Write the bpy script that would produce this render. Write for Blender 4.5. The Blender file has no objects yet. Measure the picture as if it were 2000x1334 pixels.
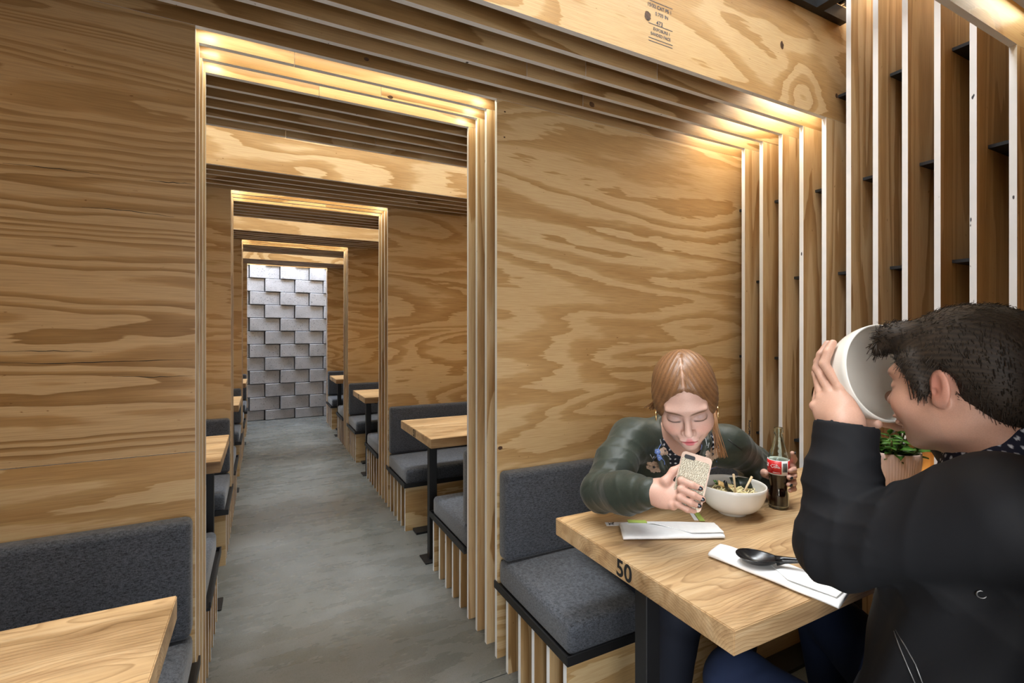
import bpy, bmesh, math, random
import numpy as np
import openvdb as vdb
from mathutils import Vector, Matrix
from mathutils.bvhtree import BVHTree
PI = math.pi
S = bpy.context.scene
COL = S.collection
random.seed(7)

# ---------------------------------------------------------------- camera
CAM_H = 1.30
cam_data = bpy.data.cameras.new('camera')
cam_data.sensor_width = 36.0
cam_data.lens = 950.62 / 2000 * 36.0
cam_data.shift_y = -16.4 / 2000
cam_data.clip_start = 0.02
cam = bpy.data.objects.new('camera', cam_data)
COL.objects.link(cam)
cam.location = (0, 0, CAM_H)
cam.rotation_euler = (PI / 2, 0, -math.radians(27.171))
S.camera = cam

# ---------------------------------------------------------------- layout constants (metres)
P = 0.100            # spacing of the plywood fins
TH = 0.019           # plywood thickness
Y0 = 1.7754          # far face of the first doorway sheet
XL, XR = -0.181, 0.834      # doorway jambs
XPR, XPL = 2.178, -1.525    # inner edges of the slatted side walls
XOR, XOL = 2.62, -1.97      # outer ends of the sheets
ZT, ZW = 2.237, 2.76        # head height, top of the light wells
PD = 0.36                   # depth of the side posts
def fy(i):           # centre of fin i along the corridor
    return Y0 + i * P - TH / 2

# ---------------------------------------------------------------- world, lights, exposure
S.view_settings.view_transform = 'Standard'
S.view_settings.look = 'None'
S.view_settings.gamma = 1.0
S.view_settings.use_curve_mapping = False
S.view_settings.exposure = 0.18
W = bpy.data.worlds.new('world'); S.world = W; W.use_nodes = True
W.node_tree.nodes['Background'].inputs[0].default_value = (0.80, 0.88, 1.0, 1)
W.node_tree.nodes['Background'].inputs[1].default_value = 0.9

def area_light(name, loc, sx, sy, power, color, rot=(0, 0, 0), spread=PI):
    d = bpy.data.lights.new(name, 'AREA'); d.shape = 'RECTANGLE'
    d.size = sx; d.size_y = sy; d.energy = power; d.color = color; d.spread = spread
    o = bpy.data.objects.new(name, d); COL.objects.link(o)
    o.location = loc; o.rotation_euler = rot
    return o
SKY = (0.93, 0.97, 1.0); WARM = (1.0, 0.87, 0.60); CORN = (1.0, 0.93, 0.76)
SKY_W, BACK_W, LED_W, CORNER_W, REAR_W = 145.0, 9.0, 1.2, 1.6, 75.0
for m in (-2, -1, 0, 1, 2):
    yc = Y0 + (m * 19 + 11) * P - TH / 2
    if m == -2:
        continue
    area_light('skylight_daylight', (0.36, yc, ZW + 0.88), 3.6, 0.42, SKY_W, SKY)
# added fill lamp behind the camera, lifts the undersides of the ceiling sheets
area_light('rear_fill', (0.45, -0.75, 0.95), 1.2, 1.2, BACK_W, (0.97, 0.98, 1.0), rot=(math.radians(98), 0, 0))
area_light('side_fill', (-1.35, -1.75, 1.55), 1.7, 1.9, 85.0, (1.0, 0.98, 0.95), rot=(math.radians(92), 0, -math.radians(38)))  # added fill from behind left, brightens the right wall and the jamb edges
# warm strips tucked between the doorway sheets, above the head of each doorway
for m in (0, 1, 2, 3):
    for g in ((0, 1, 2) if m < 3 else (0,)):
        yc = Y0 + (m * 19 + g) * P + (P - TH) / 2
        area_light('doorway_led_strip', ((XL + XR) / 2, yc, ZT + 0.055), 0.99, 0.02, LED_W, WARM)
        for sx in (XL + 0.02, XR - 0.02):
            area_light('doorway_led_end', (sx, yc, ZT + 0.04), 0.05, 0.02, LED_W * 0.12, CORN)
# lamps hidden in the upper corner between the ceiling sheets and the side posts
for m in (-1, 0, 1, 2):
    for g in (-5, -4, -3, -2, -1, 4, 5, 6, 7):
        yc = Y0 + (m * 19 + g) * P + (P - TH) / 2
        for side in (1, -1):
            if m != 0 and side < 0:
                continue
            x = (XPR - 0.10) if side > 0 else (XPL + 0.10)
            area_light('corner_led', (x, yc, ZT + 0.12), 0.36, 0.03, CORNER_W * (0.25 if m < 0 else 1.0), CORN)
# daylight slot in front of the concrete block wall
area_light('slot_daylight', (0.33, 7.84, 2.95), 2.6, 0.34, REAR_W, (0.80, 0.88, 1.0))
area_light('table_end_led', (XPR + 0.16, Y0 - 0.80, 0.762), 0.04, 0.34, 1.6, WARM)

# ---------------------------------------------------------------- node helpers
def newmat(name):
    m = bpy.data.materials.new(name); m.use_nodes = True
    nt = m.node_tree; b = nt.nodes['Principled BSDF']
    return m, nt, b
def N(nt, typ, **kw):
    n = nt.nodes.new(typ)
    for k, v in kw.items():
        if k.startswith('i_'):
            key = k[2:]; key = int(key) if key.isdigit() else key
            n.inputs[key].default_value = v
        else:
            setattr(n, k, v)
    return n
def L(nt, a, b): nt.links.new(a, b)
def math_n(nt, op, a, b=None, clamp=False):
    n = nt.nodes.new('ShaderNodeMath'); n.operation = op; n.use_clamp = clamp
    for i, v in enumerate((a, b)):
        if v is None: continue
        if isinstance(v, (int, float)): n.inputs[i].default_value = v
        else: L(nt, v, n.inputs[i])
    return n.outputs[0]
def ramp(nt, fac, stops, interp='LINEAR'):
    r = nt.nodes.new('ShaderNodeValToRGB'); r.color_ramp.interpolation = interp
    e = r.color_ramp.elements
    while len(e) < len(stops): e.new(0.5)
    for k, (p, c) in enumerate(stops):
        e[k].position = p; e[k].color = c if len(c) == 4 else (*c, 1)
    L(nt, fac, r.inputs[0]); return r.outputs[0]
def mix(nt, fac, a, b, mode='MIX'):
    n = nt.nodes.new('ShaderNodeMix'); n.data_type = 'RGBA'; n.blend_type = mode
    for sock, v in ((n.inputs[0], fac), (n.inputs[6], a), (n.inputs[7], b)):
        if isinstance(v, (int, float)): sock.default_value = v
        elif isinstance(v, tuple): sock.default_value = v if len(v) == 4 else (*v, 1)
        else: L(nt, v, sock)
    return n.outputs[2]
def noise(nt, vec, scale, detail=2, rough=0.5, dist=0.0):
    n = nt.nodes.new('ShaderNodeTexNoise'); n.inputs['Scale'].default_value = scale
    n.inputs['Detail'].default_value = detail; n.inputs['Roughness'].default_value = rough
    n.inputs['Distortion'].default_value = dist; L(nt, vec, n.inputs['Vector']); return n.outputs[0]
def mapping(nt, vec, scale):
    m = nt.nodes.new('ShaderNodeMapping'); m.vector_type = 'POINT'; m.inputs['Scale'].default_value = scale
    L(nt, vec, m.inputs['Vector']); return m.outputs[0]
def bump(nt, b, h, strength, dist):
    n = nt.nodes.new('ShaderNodeBump'); n.inputs['Strength'].default_value = strength
    n.inputs['Distance'].default_value = dist; L(nt, h, n.inputs['Height']); L(nt, n.outputs[0], b.inputs['Normal'])
def simple(name, col, rough=0.5, metal=0.0, spec=0.5, var=0.08, vscale=30):
    m, nt, b = newmat(name)
    tc = N(nt, 'ShaderNodeTexCoord').outputs['Object']
    n = noise(nt, tc, vscale, 3)
    lo = tuple(c * (1 - var) for c in col); hi = tuple(min(1, c * (1 + var)) for c in col)
    L(nt, ramp(nt, n, [(0.3, lo), (0.7, hi)]), b.inputs['Base Color'])
    b.inputs['Roughness'].default_value = rough; b.inputs['Metallic'].default_value = metal
    b.inputs['Specular IOR Level'].default_value = spec
    return m

def ply(name, axis, light, mid, dark, along=0.55, across=2.6, rings=7.0, jag=0.03, knots=0.0, rough=0.34):
    """rotary-cut fir veneer: contour bands of a stretched height field"""
    m, nt, b = newmat(name)
    tc = N(nt, 'ShaderNodeTexCoord').outputs['Object']
    rnd = N(nt, 'ShaderNodeObjectInfo').outputs['Random']
    off = N(nt, 'ShaderNodeCombineXYZ')
    L(nt, math_n(nt, 'MULTIPLY', rnd, 37.0), off.inputs[0]); L(nt, math_n(nt, 'MULTIPLY', rnd, 91.0), off.inputs[1])
    L(nt, math_n(nt, 'MULTIPLY', rnd, 53.0), off.inputs[2])
    add = N(nt, 'ShaderNodeVectorMath', operation='ADD'); L(nt, tc, add.inputs[0]); L(nt, off.outputs[0], add.inputs[1])
    v = add.outputs[0]
    def sc(a, c): return (a, c, c) if axis == 'X' else (c, c, a)
    base = noise(nt, mapping(nt, v, sc(along, across)), 1.0, 2.2, 0.42, 0.55)
    fine = noise(nt, mapping(nt, v, sc(6, 60)), 1.0, 2, 0.6)
    wob = noise(nt, mapping(nt, v, sc(2.2, 9)), 1.0, 2, 0.55)
    h = math_n(nt, 'ADD', base, math_n(nt, 'MULTIPLY', math_n(nt, 'SUBTRACT', fine, 0.5), jag))
    h = math_n(nt, 'ADD', h, math_n(nt, 'MULTIPLY', math_n(nt, 'SUBTRACT', wob, 0.5), 0.07))
    kd = None
    if knots > 0:
        vo = N(nt, 'ShaderNodeTexVoronoi', feature='F1'); vo.inputs['Scale'].default_value = knots
        L(nt, mapping(nt, v, (1, 1, 1)), vo.inputs['Vector'])
        kd = vo.outputs['Distance']
        ring = math_n(nt, 'POWER', 2.718, math_n(nt, 'MULTIPLY', math_n(nt, 'MULTIPLY', kd, kd), -28.0))
        h = math_n(nt, 'ADD', h, math_n(nt, 'MULTIPLY', ring, 0.34))
    f = math_n(nt, 'FRACT', math_n(nt, 'MULTIPLY', h, rings))
    col = ramp(nt, f, [(0.0, light), (0.40, light), (0.52, mid), (0.86, dark), (0.93, dark), (0.96, light)])
    tone = noise(nt, mapping(nt, v, sc(0.5, 1.6)), 1.0, 1)
    col = mix(nt, math_n(nt, 'MULTIPLY', ramp(nt, tone, [(0.35, (0, 0, 0)), (0.7, (1, 1, 1))]), 0.45), col, mid)
    g = noise(nt, mapping(nt, v, sc(8, 260)), 1.0, 2, 0.7)
    col = mix(nt, 0.5, col, ramp(nt, g, [(0.3, (0.40, 0.38, 0.36)), (0.6, (0.62, 0.62, 0.62))]), 'OVERLAY')
    if kd is not None:
        kc = ramp(nt, kd, [(0.0, (0.05, 0.03, 0.015)), (0.035, (0.12, 0.06, 0.02)), (0.06, (1, 1, 1))])
        col = mix(nt, 0.85, col, kc, 'MULTIPLY')
    sp = noise(nt, mapping(nt, v, sc(40, 120)), 1.0, 1)
    col = mix(nt, 1.0, col, ramp(nt, sp, [(0.17, (0.45, 0.33, 0.2)), (0.22, (1, 1, 1))]), 'MULTIPLY')
    L(nt, col, b.inputs['Base Color'])
    L(nt, ramp(nt, f, [(0.0, (rough + .1,) * 3), (1.0, (rough,) * 3)]), b.inputs['Roughness'])
    b.inputs['Specular IOR Level'].default_value = 0.45
    bump(nt, b, math_n(nt, 'ADD', g, math_n(nt, 'MULTIPLY', f, 0.5)), 0.22, 0.0012)
    return m

PL, PM, PK = (0.68, 0.50, 0.275), (0.53, 0.35, 0.160), (0.445, 0.275, 0.112)
M = {}
M['ply'] = ply('fir_plywood_bold', 'X', PL, PM, PK, 0.50, 2.9, 12.0, 0.05)
M['ply_knot'] = ply('fir_plywood_knotty', 'X', PL, PM, PK, 0.6, 2.8, 8.0, 0.05, knots=1.55)
M['ply_fine'] = ply('fir_plywood_straight', 'X', (0.55, 0.395, 0.215), (0.42, 0.265, 0.115), (0.27, 0.155, 0.058), 0.11, 3.4, 26.0, 0.014)
M['ply_v'] = ply('fir_plywood_upright', 'Z', (0.70, 0.52, 0.30), (0.56, 0.38, 0.19), (0.42, 0.255, 0.11), 0.42, 7.0, 6.0, 0.03)
M['ply_l'] = ply('fir_plywood_lintel', 'X', (0.54, 0.375, 0.19), (0.40, 0.25, 0.105), (0.28, 0.16, 0.06), 0.5, 5.0, 6.5, 0.03)

def white_edge():
    m, nt, b = newmat('white_painted_edge')
    tc = N(nt, 'ShaderNodeTexCoord').outputs['Object']
    rnd = N(nt, 'ShaderNodeObjectInfo').outputs['Random']
    add = N(nt, 'ShaderNodeVectorMath', operation='ADD'); L(nt, tc, add.inputs[0]); L(nt, math_n(nt, 'MULTIPLY', rnd, 30.0), add.inputs[1])
    n1 = noise(nt, add.outputs[0], 9, 3); n2 = noise(nt, mapping(nt, add.outputs[0], (60, 60, 22)), 1.0, 1)
    c = ramp(nt, n1, [(0.3, (0.83, 0.84, 0.84)), (0.7, (0.88, 0.89, 0.91))])
    c = mix(nt, 1.0, c, ramp(nt, n2, [(0.195, (0.06, 0.06, 0.07)), (0.225, (1, 1, 1))]), 'MULTIPLY')
    L(nt, c, b.inputs['Base Color']); b.inputs['Roughness'].default_value = 0.55
    return m
M['ply_b'] = ply('fir_plywood_bench_shaded', 'Z', (0.50, 0.345, 0.175), (0.38, 0.235, 0.10), (0.26, 0.148, 0.056), 0.42, 7.0, 7.0, 0.03)  # darker copy of the upright plywood, shade between the bench fins in its colour
M['white'] = white_edge()

def concrete():
    m, nt, b = newmat('polished_concrete')
    tc = N(nt, 'ShaderNodeTexCoord').outputs['Object']
    n1 = noise(nt, tc, 1.3, 4, 0.6, 0.4); n2 = noise(nt, mapping(nt, tc, (3, 9, 3)), 1.0, 4, 0.65); n3 = noise(nt, tc, 240, 2)
    c = ramp(nt, math_n(nt, 'ADD', math_n(nt, 'MULTIPLY', n1, 0.6), math_n(nt, 'MULTIPLY', n2, 0.4)),
             [(0.34, (0.112, 0.116, 0.104)), (0.5, (0.158, 0.164, 0.156)), (0.66, (0.215, 0.225, 0.224))])
    c = mix(nt, 1.0, c, ramp(nt, n3, [(0.36, (0.80, 0.80, 0.80)), (0.5, (1, 1, 1)), (0.74, (1, 1, 1)), (0.78, (1.9, 1.9, 1.9))]), 'MULTIPLY')
    L(nt, c, b.inputs['Base Color'])
    L(nt, ramp(nt, n2, [(0.3, (0.20,) * 3), (0.7, (0.36,) * 3)]), b.inputs['Roughness'])
    bump(nt, b, n2, 0.05, 0.002)
    return m
M['floor'] = concrete()

def block_mat():
    m, nt, b = newmat('grey_concrete_block')
    tc = N(nt, 'ShaderNodeTexCoord').outputs['Object']
    rnd = N(nt, 'ShaderNodeObjectInfo').outputs['Random']
    add = N(nt, 'ShaderNodeVectorMath', operation='ADD'); L(nt, tc, add.inputs[0]); L(nt, math_n(nt, 'MULTIPLY', rnd, 20.0), add.inputs[1])
    n1 = noise(nt, add.outputs[0], 5, 4, 0.6); n2 = noise(nt, add.outputs[0], 75, 3, 0.6)
    c = ramp(nt, n1, [(0.3, (0.36, 0.365, 0.39)), (0.7, (0.50, 0.505, 0.54))])
    c = mix(nt, 1.0, c, ramp(nt, n2, [(0.32, (0.28, 0.28, 0.30)), (0.40, (1, 1, 1))]), 'MULTIPLY')
    L(nt, c, b.inputs['Base Color']); b.inputs['Roughness'].default_value = 0.9
    bump(nt, b, n2, 0.5, 0.004)
    return m
M['block'] = block_mat()
M['mortar'] = simple('mortar', (0.36, 0.37, 0.39), 0.95)

def fabric(name, c1, c2, s=420):
    m, nt, b = newmat(name)
    tc = N(nt, 'ShaderNodeTexCoord').outputs['Object']
    n1 = noise(nt, tc, s, 3, 0.8); n2 = noise(nt, mapping(nt, tc, (90, 90, 300)), 1.0, 2); n3 = noise(nt, tc, 6, 2)
    t = math_n(nt, 'ADD', math_n(nt, 'MULTIPLY', n1, 0.6), math_n(nt, 'MULTIPLY', n2, 0.4))
    c = ramp(nt, t, [(0.38, c1), (0.50, tuple((a + b_) / 2 for a, b_ in zip(c1, c2))), (0.64, c2)])
    c = mix(nt, 0.5, c, ramp(nt, n3, [(0.3, (0.85,) * 3), (0.7, (1.1,) * 3)]), 'MULTIPLY')
    L(nt, c, b.inputs['Base Color']); b.inputs['Roughness'].default_value = 0.95
    b.inputs['Specular IOR Level'].default_value = 0.2
    b.inputs['Sheen Weight'].default_value = 0.25; b.inputs['Sheen Roughness'].default_value = 0.5
    bump(nt, b, t, 0.5, 0.0015)
    return m
M['wool'] = fabric('charcoal_wool', (0.020, 0.023, 0.028), (0.108, 0.118, 0.140), 300)
M['seam'] = simple('dark_seam_thread', (0.03, 0.033, 0.04), 0.9)
M['black'] = simple('black_powder_coated_steel', (0.010, 0.010, 0.011), 0.45)
M['black2'] = simple('matt_black_shelf', (0.018, 0.018, 0.020), 0.6)

def oak():
    m, nt, b = newmat('oiled_oak')
    tc = N(nt, 'ShaderNodeTexCoord').outputs['Object']
    rnd = N(nt, 'ShaderNodeObjectInfo').outputs['Random']
    ox = N(nt, 'ShaderNodeCombineXYZ'); L(nt, math_n(nt, 'MULTIPLY', rnd, 9.0), ox.inputs[0]); L(nt, math_n(nt, 'MULTIPLY', rnd, 3.0), ox.inputs[1])
    add = N(nt, 'ShaderNodeVectorMath', operation='ADD'); L(nt, tc, add.inputs[0]); L(nt, ox.outputs[0], add.inputs[1]); v = add.outputs[0]
    warp = noise(nt, mapping(nt, v, (1.6, 3.4, 3.4)), 1.0, 3, 0.5, 0.3)
    sep = N(nt, 'ShaderNodeSeparateXYZ'); L(nt, tc, sep.inputs[0])
    # growth rings about an axis along X below each plank
    plank = math_n(nt, 'SUBTRACT', math_n(nt, 'FRACT', math_n(nt, 'MULTIPLY', math_n(nt, 'ADD', sep.outputs[1], 0.04), 4.3)), 0.5)
    yy = math_n(nt, 'MULTIPLY', plank, 0.233)
    zz = math_n(nt, 'ADD', sep.outputs[2], 0.10)
    r = math_n(nt, 'SQRT', math_n(nt, 'ADD', math_n(nt, 'MULTIPLY', yy, yy), math_n(nt, 'MULTIPLY', zz, zz)))
    r = math_n(nt, 'ADD', r, math_n(nt, 'MULTIPLY', warp, 0.13))
    f = math_n(nt, 'FRACT', math_n(nt, 'MULTIPLY', r, 150.0))
    f2 = noise(nt, mapping(nt, v, (2.2, 26, 26)), 1.0, 4, 0.6, 0.4)
    c = ramp(nt, f2, [(0.28, (0.30, 0.18, 0.088)), (0.5, (0.45, 0.30, 0.155)), (0.72, (0.55, 0.40, 0.235))])
    c = mix(nt, 0.75, c, ramp(nt, f, [(0.0, (1.12, 1.12, 1.12)), (0.7, (0.95, 0.93, 0.9)), (0.92, (0.62, 0.55, 0.47)), (1.0, (1.1, 1.1, 1.1))]), 'MULTIPLY')
    big = noise(nt, mapping(nt, v, (1.2, 3.5, 3.5)), 1.0, 3, 0.6, 1.2)
    c = mix(nt, 1.0, c, ramp(nt, big, [(0.30, (0.52, 0.46, 0.38)), (0.40, (0.80, 0.77, 0.72)), (0.50, (1.0, 1.0, 1.0)), (0.64, (1.14, 1.12, 1.08))]), 'MULTIPLY')
    g = noise(nt, mapping(nt, v, (14, 420, 420)), 1.0, 2, 0.7)
    c = mix(nt, 0.6, c, ramp(nt, g, [(0.3, (0.8, 0.78, 0.75)), (0.55, (1.05, 1.05, 1.05))]), 'MULTIPLY')
    L(nt, c, b.inputs['Base Color']); b.inputs['Roughness'].default_value = 0.42
    bump(nt, b, g, 0.15, 0.001)
    return m
M['oak'] = oak()
M['ink'] = simple('black_ink', (0.012, 0.012, 0.012), 0.6)
M['stamp'] = simple('blue_black_stamp_ink', (0.06, 0.075, 0.11), 0.7, var=0.5, vscale=90)
M['ceramic'] = simple('white_glazed_ceramic', (0.78, 0.76, 0.70), 0.22, var=0.02)
M['linen'] = simple('white_linen', (0.80, 0.80, 0.79), 0.85, var=0.03, vscale=60)
M['paper'] = simple('white_paper', (0.80, 0.80, 0.80), 0.8, var=0.02)
M['paper_green'] = simple('lime_green_paper', (0.40, 0.50, 0.10), 0.7)
M['spoon'] = simple('black_melamine', (0.008, 0.008, 0.009), 0.22)
M['bamboo'] = simple('bamboo', (0.72, 0.54, 0.32), 0.5)
M['noodle'] = simple('ramen_noodle', (0.80, 0.70, 0.38), 0.35)
M['broth'] = simple('pale_broth', (0.60, 0.50, 0.30), 0.12)
M['nori'] = simple('nori_seaweed', (0.010, 0.016, 0.010), 0.45, var=0.4)
M['menma'] = simple('bamboo_shoot', (0.62, 0.40, 0.16), 0.4)
M['herb'] = simple('green_herb', (0.06, 0.16, 0.03), 0.5)
M['gold'] = simple('gold', (0.85, 0.62, 0.30), 0.22, metal=1.0, var=0.03)
M['led_glass'] = simple('frosted_diffuser', (0.85, 0.85, 0.82), 0.6)
def glass(name, col=(1, 1, 1), rough=0.0, ior=1.45, tint_trans=0.0):
    m, nt, b = newmat(name)
    b.inputs['Base Color'].default_value = (*col, 1); b.inputs['Transmission Weight'].default_value = 1.0
    b.inputs['Roughness'].default_value = rough; b.inputs['IOR'].default_value = ior
    return m
M['bottle_glass'] = glass('pale_green_glass', (0.91, 0.97, 0.90))
def thin_glass():
    m, nt, b = newmat('skylight_glass')
    nt.nodes.remove(b); out = nt.nodes['Material Output']
    t = N(nt, 'ShaderNodeBsdfTransparent'); g = N(nt, 'ShaderNodeBsdfGlossy'); g.inputs['Roughness'].default_value = 0.02
    fr = N(nt, 'ShaderNodeFresnel'); mx = N(nt, 'ShaderNodeMixShader')
    L(nt, fr.outputs[0], mx.inputs[0]); L(nt, t.outputs[0], mx.inputs[1]); L(nt, g.outputs[0], mx.inputs[2]); L(nt, mx.outputs[0], out.inputs[0])
    return m
M['pane'] = thin_glass()
def vcol(name, rough=0.5, spec=0.4, sss=0.0, sheen=0.0, metal=0.0, bscale=None, bstr=0.2, bdist=0.001, bmap=(1, 1, 1)):
    m, nt, b = newmat(name)
    a = N(nt, 'ShaderNodeAttribute'); a.attribute_name = 'tint'
    tc = N(nt, 'ShaderNodeTexCoord').outputs['Object']
    n = noise(nt, mapping(nt, tc, bmap), bscale or 60, 3, 0.6)
    c = mix(nt, 0.5, a.outputs['Color'], ramp(nt, n, [(0.3, (0.86,) * 3), (0.7, (1.12,) * 3)]), 'MULTIPLY')
    L(nt, c, b.inputs['Base Color']); b.inputs['Roughness'].default_value = rough
    b.inputs['Specular IOR Level'].default_value = spec; b.inputs['Metallic'].default_value = metal
    if sss:
        b.inputs['Subsurface Weight'].default_value = sss; b.inputs['Subsurface Radius'].default_value = (0.9, 0.35, 0.2)
        b.inputs['Subsurface Scale'].default_value = 0.008
    if sheen: b.inputs['Sheen Weight'].default_value = sheen
    if bscale: bump(nt, b, n, bstr, bdist)
    return m
M['skin'] = vcol('skin', 0.48, 0.4, sss=0.12, bscale=500, bstr=0.08, bdist=0.0006)
M['cloth'] = vcol('jacket_cloth', 0.75, 0.25, sheen=0.0, bscale=700, bstr=0.1, bdist=0.0006)
M['satin'] = vcol('olive_satin', 0.50, 0.38, sheen=0.1, bscale=26, bstr=0.35, bdist=0.006)
M['hairm2'] = vcol('short_hair', 0.62, 0.35, bscale=300, bstr=0.3, bdist=0.001)
M['hairm'] = vcol('hair', 0.42, 0.5, bscale=300, bstr=0.3, bdist=0.001)

# ---------------------------------------------------------------- object helpers
def link_mesh(name, me, mats, parent=None, loc=(0, 0, 0), rot=(0, 0, 0), smooth=False):
    o = bpy.data.objects.new(name, me); COL.objects.link(o)
    for m in (mats if isinstance(mats, (list, tuple)) else [mats]):
        if m is not None and len(me.materials) < (len(mats) if isinstance(mats, (list, tuple)) else 1):
            me.materials.append(m)
    o.location = loc; o.rotation_euler = rot
    if parent is not None: o.parent = parent
    if smooth:
        me.polygons.foreach_set('use_smooth', [True] * len(me.polygons))
    return o
def empty(name, loc=(0, 0, 0), rot=(0, 0, 0)):
    o = bpy.data.objects.new(name, None); COL.objects.link(o); o.empty_display_size = 0.1
    o.location = loc; o.rotation_euler = rot; return o
def tag(o, label, cat, group=None, kind=None):
    o['label'] = label; o['category'] = cat
    if group: o['group'] = group
    if kind: o['kind'] = kind
    return o
def pydata(name, v, f, mi=None):
    me = bpy.data.meshes.new(name); me.from_pydata([tuple(map(float, p)) for p in v], [], f)
    if mi is not None: me.polygons.foreach_set('material_index', mi)
    me.update(); return me
def bmesh_to(name, bm):
    me = bpy.data.meshes.new(name); bmesh.ops.recalc_face_normals(bm, faces=bm.faces); bm.to_mesh(me); bm.free(); return me
BOXF = [(0, 3, 2, 1), (4, 5, 6, 7), (0, 1, 5, 4), (1, 2, 6, 5), (2, 3, 7, 6), (3, 0, 4, 7)]
def box_me(name, sx, sy, sz, edge=True):
    x, y, z = sx / 2, sy / 2, sz / 2
    v = [(-x, -y, -z), (x, -y, -z), (x, y, -z), (-x, y, -z), (-x, -y, z), (x, -y, z), (x, y, z), (-x, y, z)]
    # faces: bottom, top, -Y, +X, +Y, -X ; the thin edges are painted
    return pydata(name, v, BOXF, [1, 1, 0, 1, 0, 1] if edge else [0] * 6)
_cache = {}
def sheet(name, x0, x1, yc, z0, z1, parent, ply_mat, th=TH):
    """one plywood sheet parallel to the X axis with white painted edges"""
    key = (round(x1 - x0, 4), round(z1 - z0, 4), ply_mat, th)
    me = _cache.get(key)
    if me is None:
        me = box_me('plywood', x1 - x0, th, z1 - z0); me.materials.append(M[ply_mat]); me.materials.append(M['white']); _cache[key] = me
    o = bpy.data.objects.new(name, me); COL.objects.link(o)
    o.location = ((x0 + x1) / 2, yc, (z0 + z1) / 2); o.parent = parent
    return o
def box(name, x0, x1, y0, y1, z0, z1, mat, parent=None, bev=0.0, seg=2, smooth=False):
    bm = bmesh.new(); bmesh.ops.create_cube(bm, size=1.0)
    bmesh.ops.scale(bm, vec=(abs(x1 - x0), abs(y1 - y0), abs(z1 - z0)), verts=bm.verts)
    if bev > 0:
        bmesh.ops.bevel(bm, geom=bm.edges[:], offset=bev, segments=seg, profile=0.5, affect='EDGES')
    o = link_mesh(name, bmesh_to(name, bm), mat, parent, smooth=smooth)
    c = Vector(((x0 + x1) / 2, (y0 + y1) / 2, (z0 + z1) / 2))
    if parent is not None:
        c = c - Vector(parent.location)
    o.location = c
    return o
def tube_me(name, pts, rad, seg=10, closed=False):
    pts = [Vector(p) for p in pts]; n = len(pts)
    rad = rad if isinstance(rad, (list, tuple)) else [rad] * n
    vs, fs = [], []; up = Vector((0, 0, 1)); prev = None
    for i, p in enumerate(pts):
        a = pts[(i - 1) % n] if (i > 0 or closed) else p; b = pts[(i + 1) % n] if (i < n - 1 or closed) else p
        d = (b - a).normalized()
        if prev is None:
            u = d.cross(up if abs(d.z) < 0.9 else Vector((1, 0, 0))).normalized()
        else:
            u = (prev - d * prev.dot(d)).normalized()
        prev = u; w = d.cross(u)
        for k in range(seg):
            t = 2 * PI * k / seg
            vs.append(p + (u * math.cos(t) + w * math.sin(t)) * rad[i])
    m = n if closed else n - 1
    for i in range(m):
        for k in range(seg):
            a, b = i * seg + k, i * seg + (k + 1) % seg
            c, d = ((i + 1) % n) * seg + (k + 1) % seg, ((i + 1) % n) * seg + k
            fs.append((a, b, c, d))
    if not closed:
        fs.append(tuple(range(seg - 1, -1, -1))); fs.append(tuple((n - 1) * seg + k for k in range(seg)))
    return pydata(name, vs, fs)
def lathe_me(name, prof, seg=48, ripple=None):
    vs, fs = [], []
    for (r, z) in prof:
        for k in range(seg):
            t = 2 * PI * k / seg
            rr = r * (1 + (ripple(k, r, z) if ripple else 0))
            vs.append((rr * math.cos(t), rr * math.sin(t), z))
    n = len(prof)
    for i in range(n - 1):
        for k in range(seg):
            k2 = (k + 1) % seg
            fs.append((i * seg + k, i * seg + k2, (i + 1) * seg + k2, (i + 1) * seg + k))
    if prof[0][0] > 1e-6: fs.append(tuple(range(seg - 1, -1, -1)))
    if prof[-1][0] > 1e-6: fs.append(tuple((n - 1) * seg + k for k in range(seg)))
    return pydata(name, vs, fs)
def text_obj(name, body, size, mat, parent, loc, rot, extrude=0.0004):
    cu = bpy.data.curves.new(name, 'FONT'); cu.body = body; cu.size = size; cu.extrude = extrude; cu.offset = size * 0.018
    cu.align_x = 'CENTER'; cu.align_y = 'CENTER'
    tmp = bpy.data.objects.new(name + '_tmp', cu); COL.objects.link(tmp)
    dg = bpy.context.evaluated_depsgraph_get(); dg.update()
    me = bpy.data.meshes.new_from_object(tmp.evaluated_get(dg)); bpy.data.objects.remove(tmp)
    me.materials.clear()
    o = link_mesh(name, me, mat, parent); o.location = loc; o.rotation_euler = rot
    return o

# ================================================================ THE SETTING
# ---- floor: slabs with open joints
floor = tag(empty('floor'), 'polished grey concrete floor running down the corridor', 'floor', kind='structure')
for a, b_ in ((-3.0, 1.662), (1.666, 4.648), (4.652, 8.6)):
    box('slab', -2.2, 2.9, a, b_, -0.12, 0, M['floor'], floor)
box('joint_filler', -2.2, 2.9, -3.0, 8.6, -0.14, -0.006, M['seam'], floor)

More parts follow.
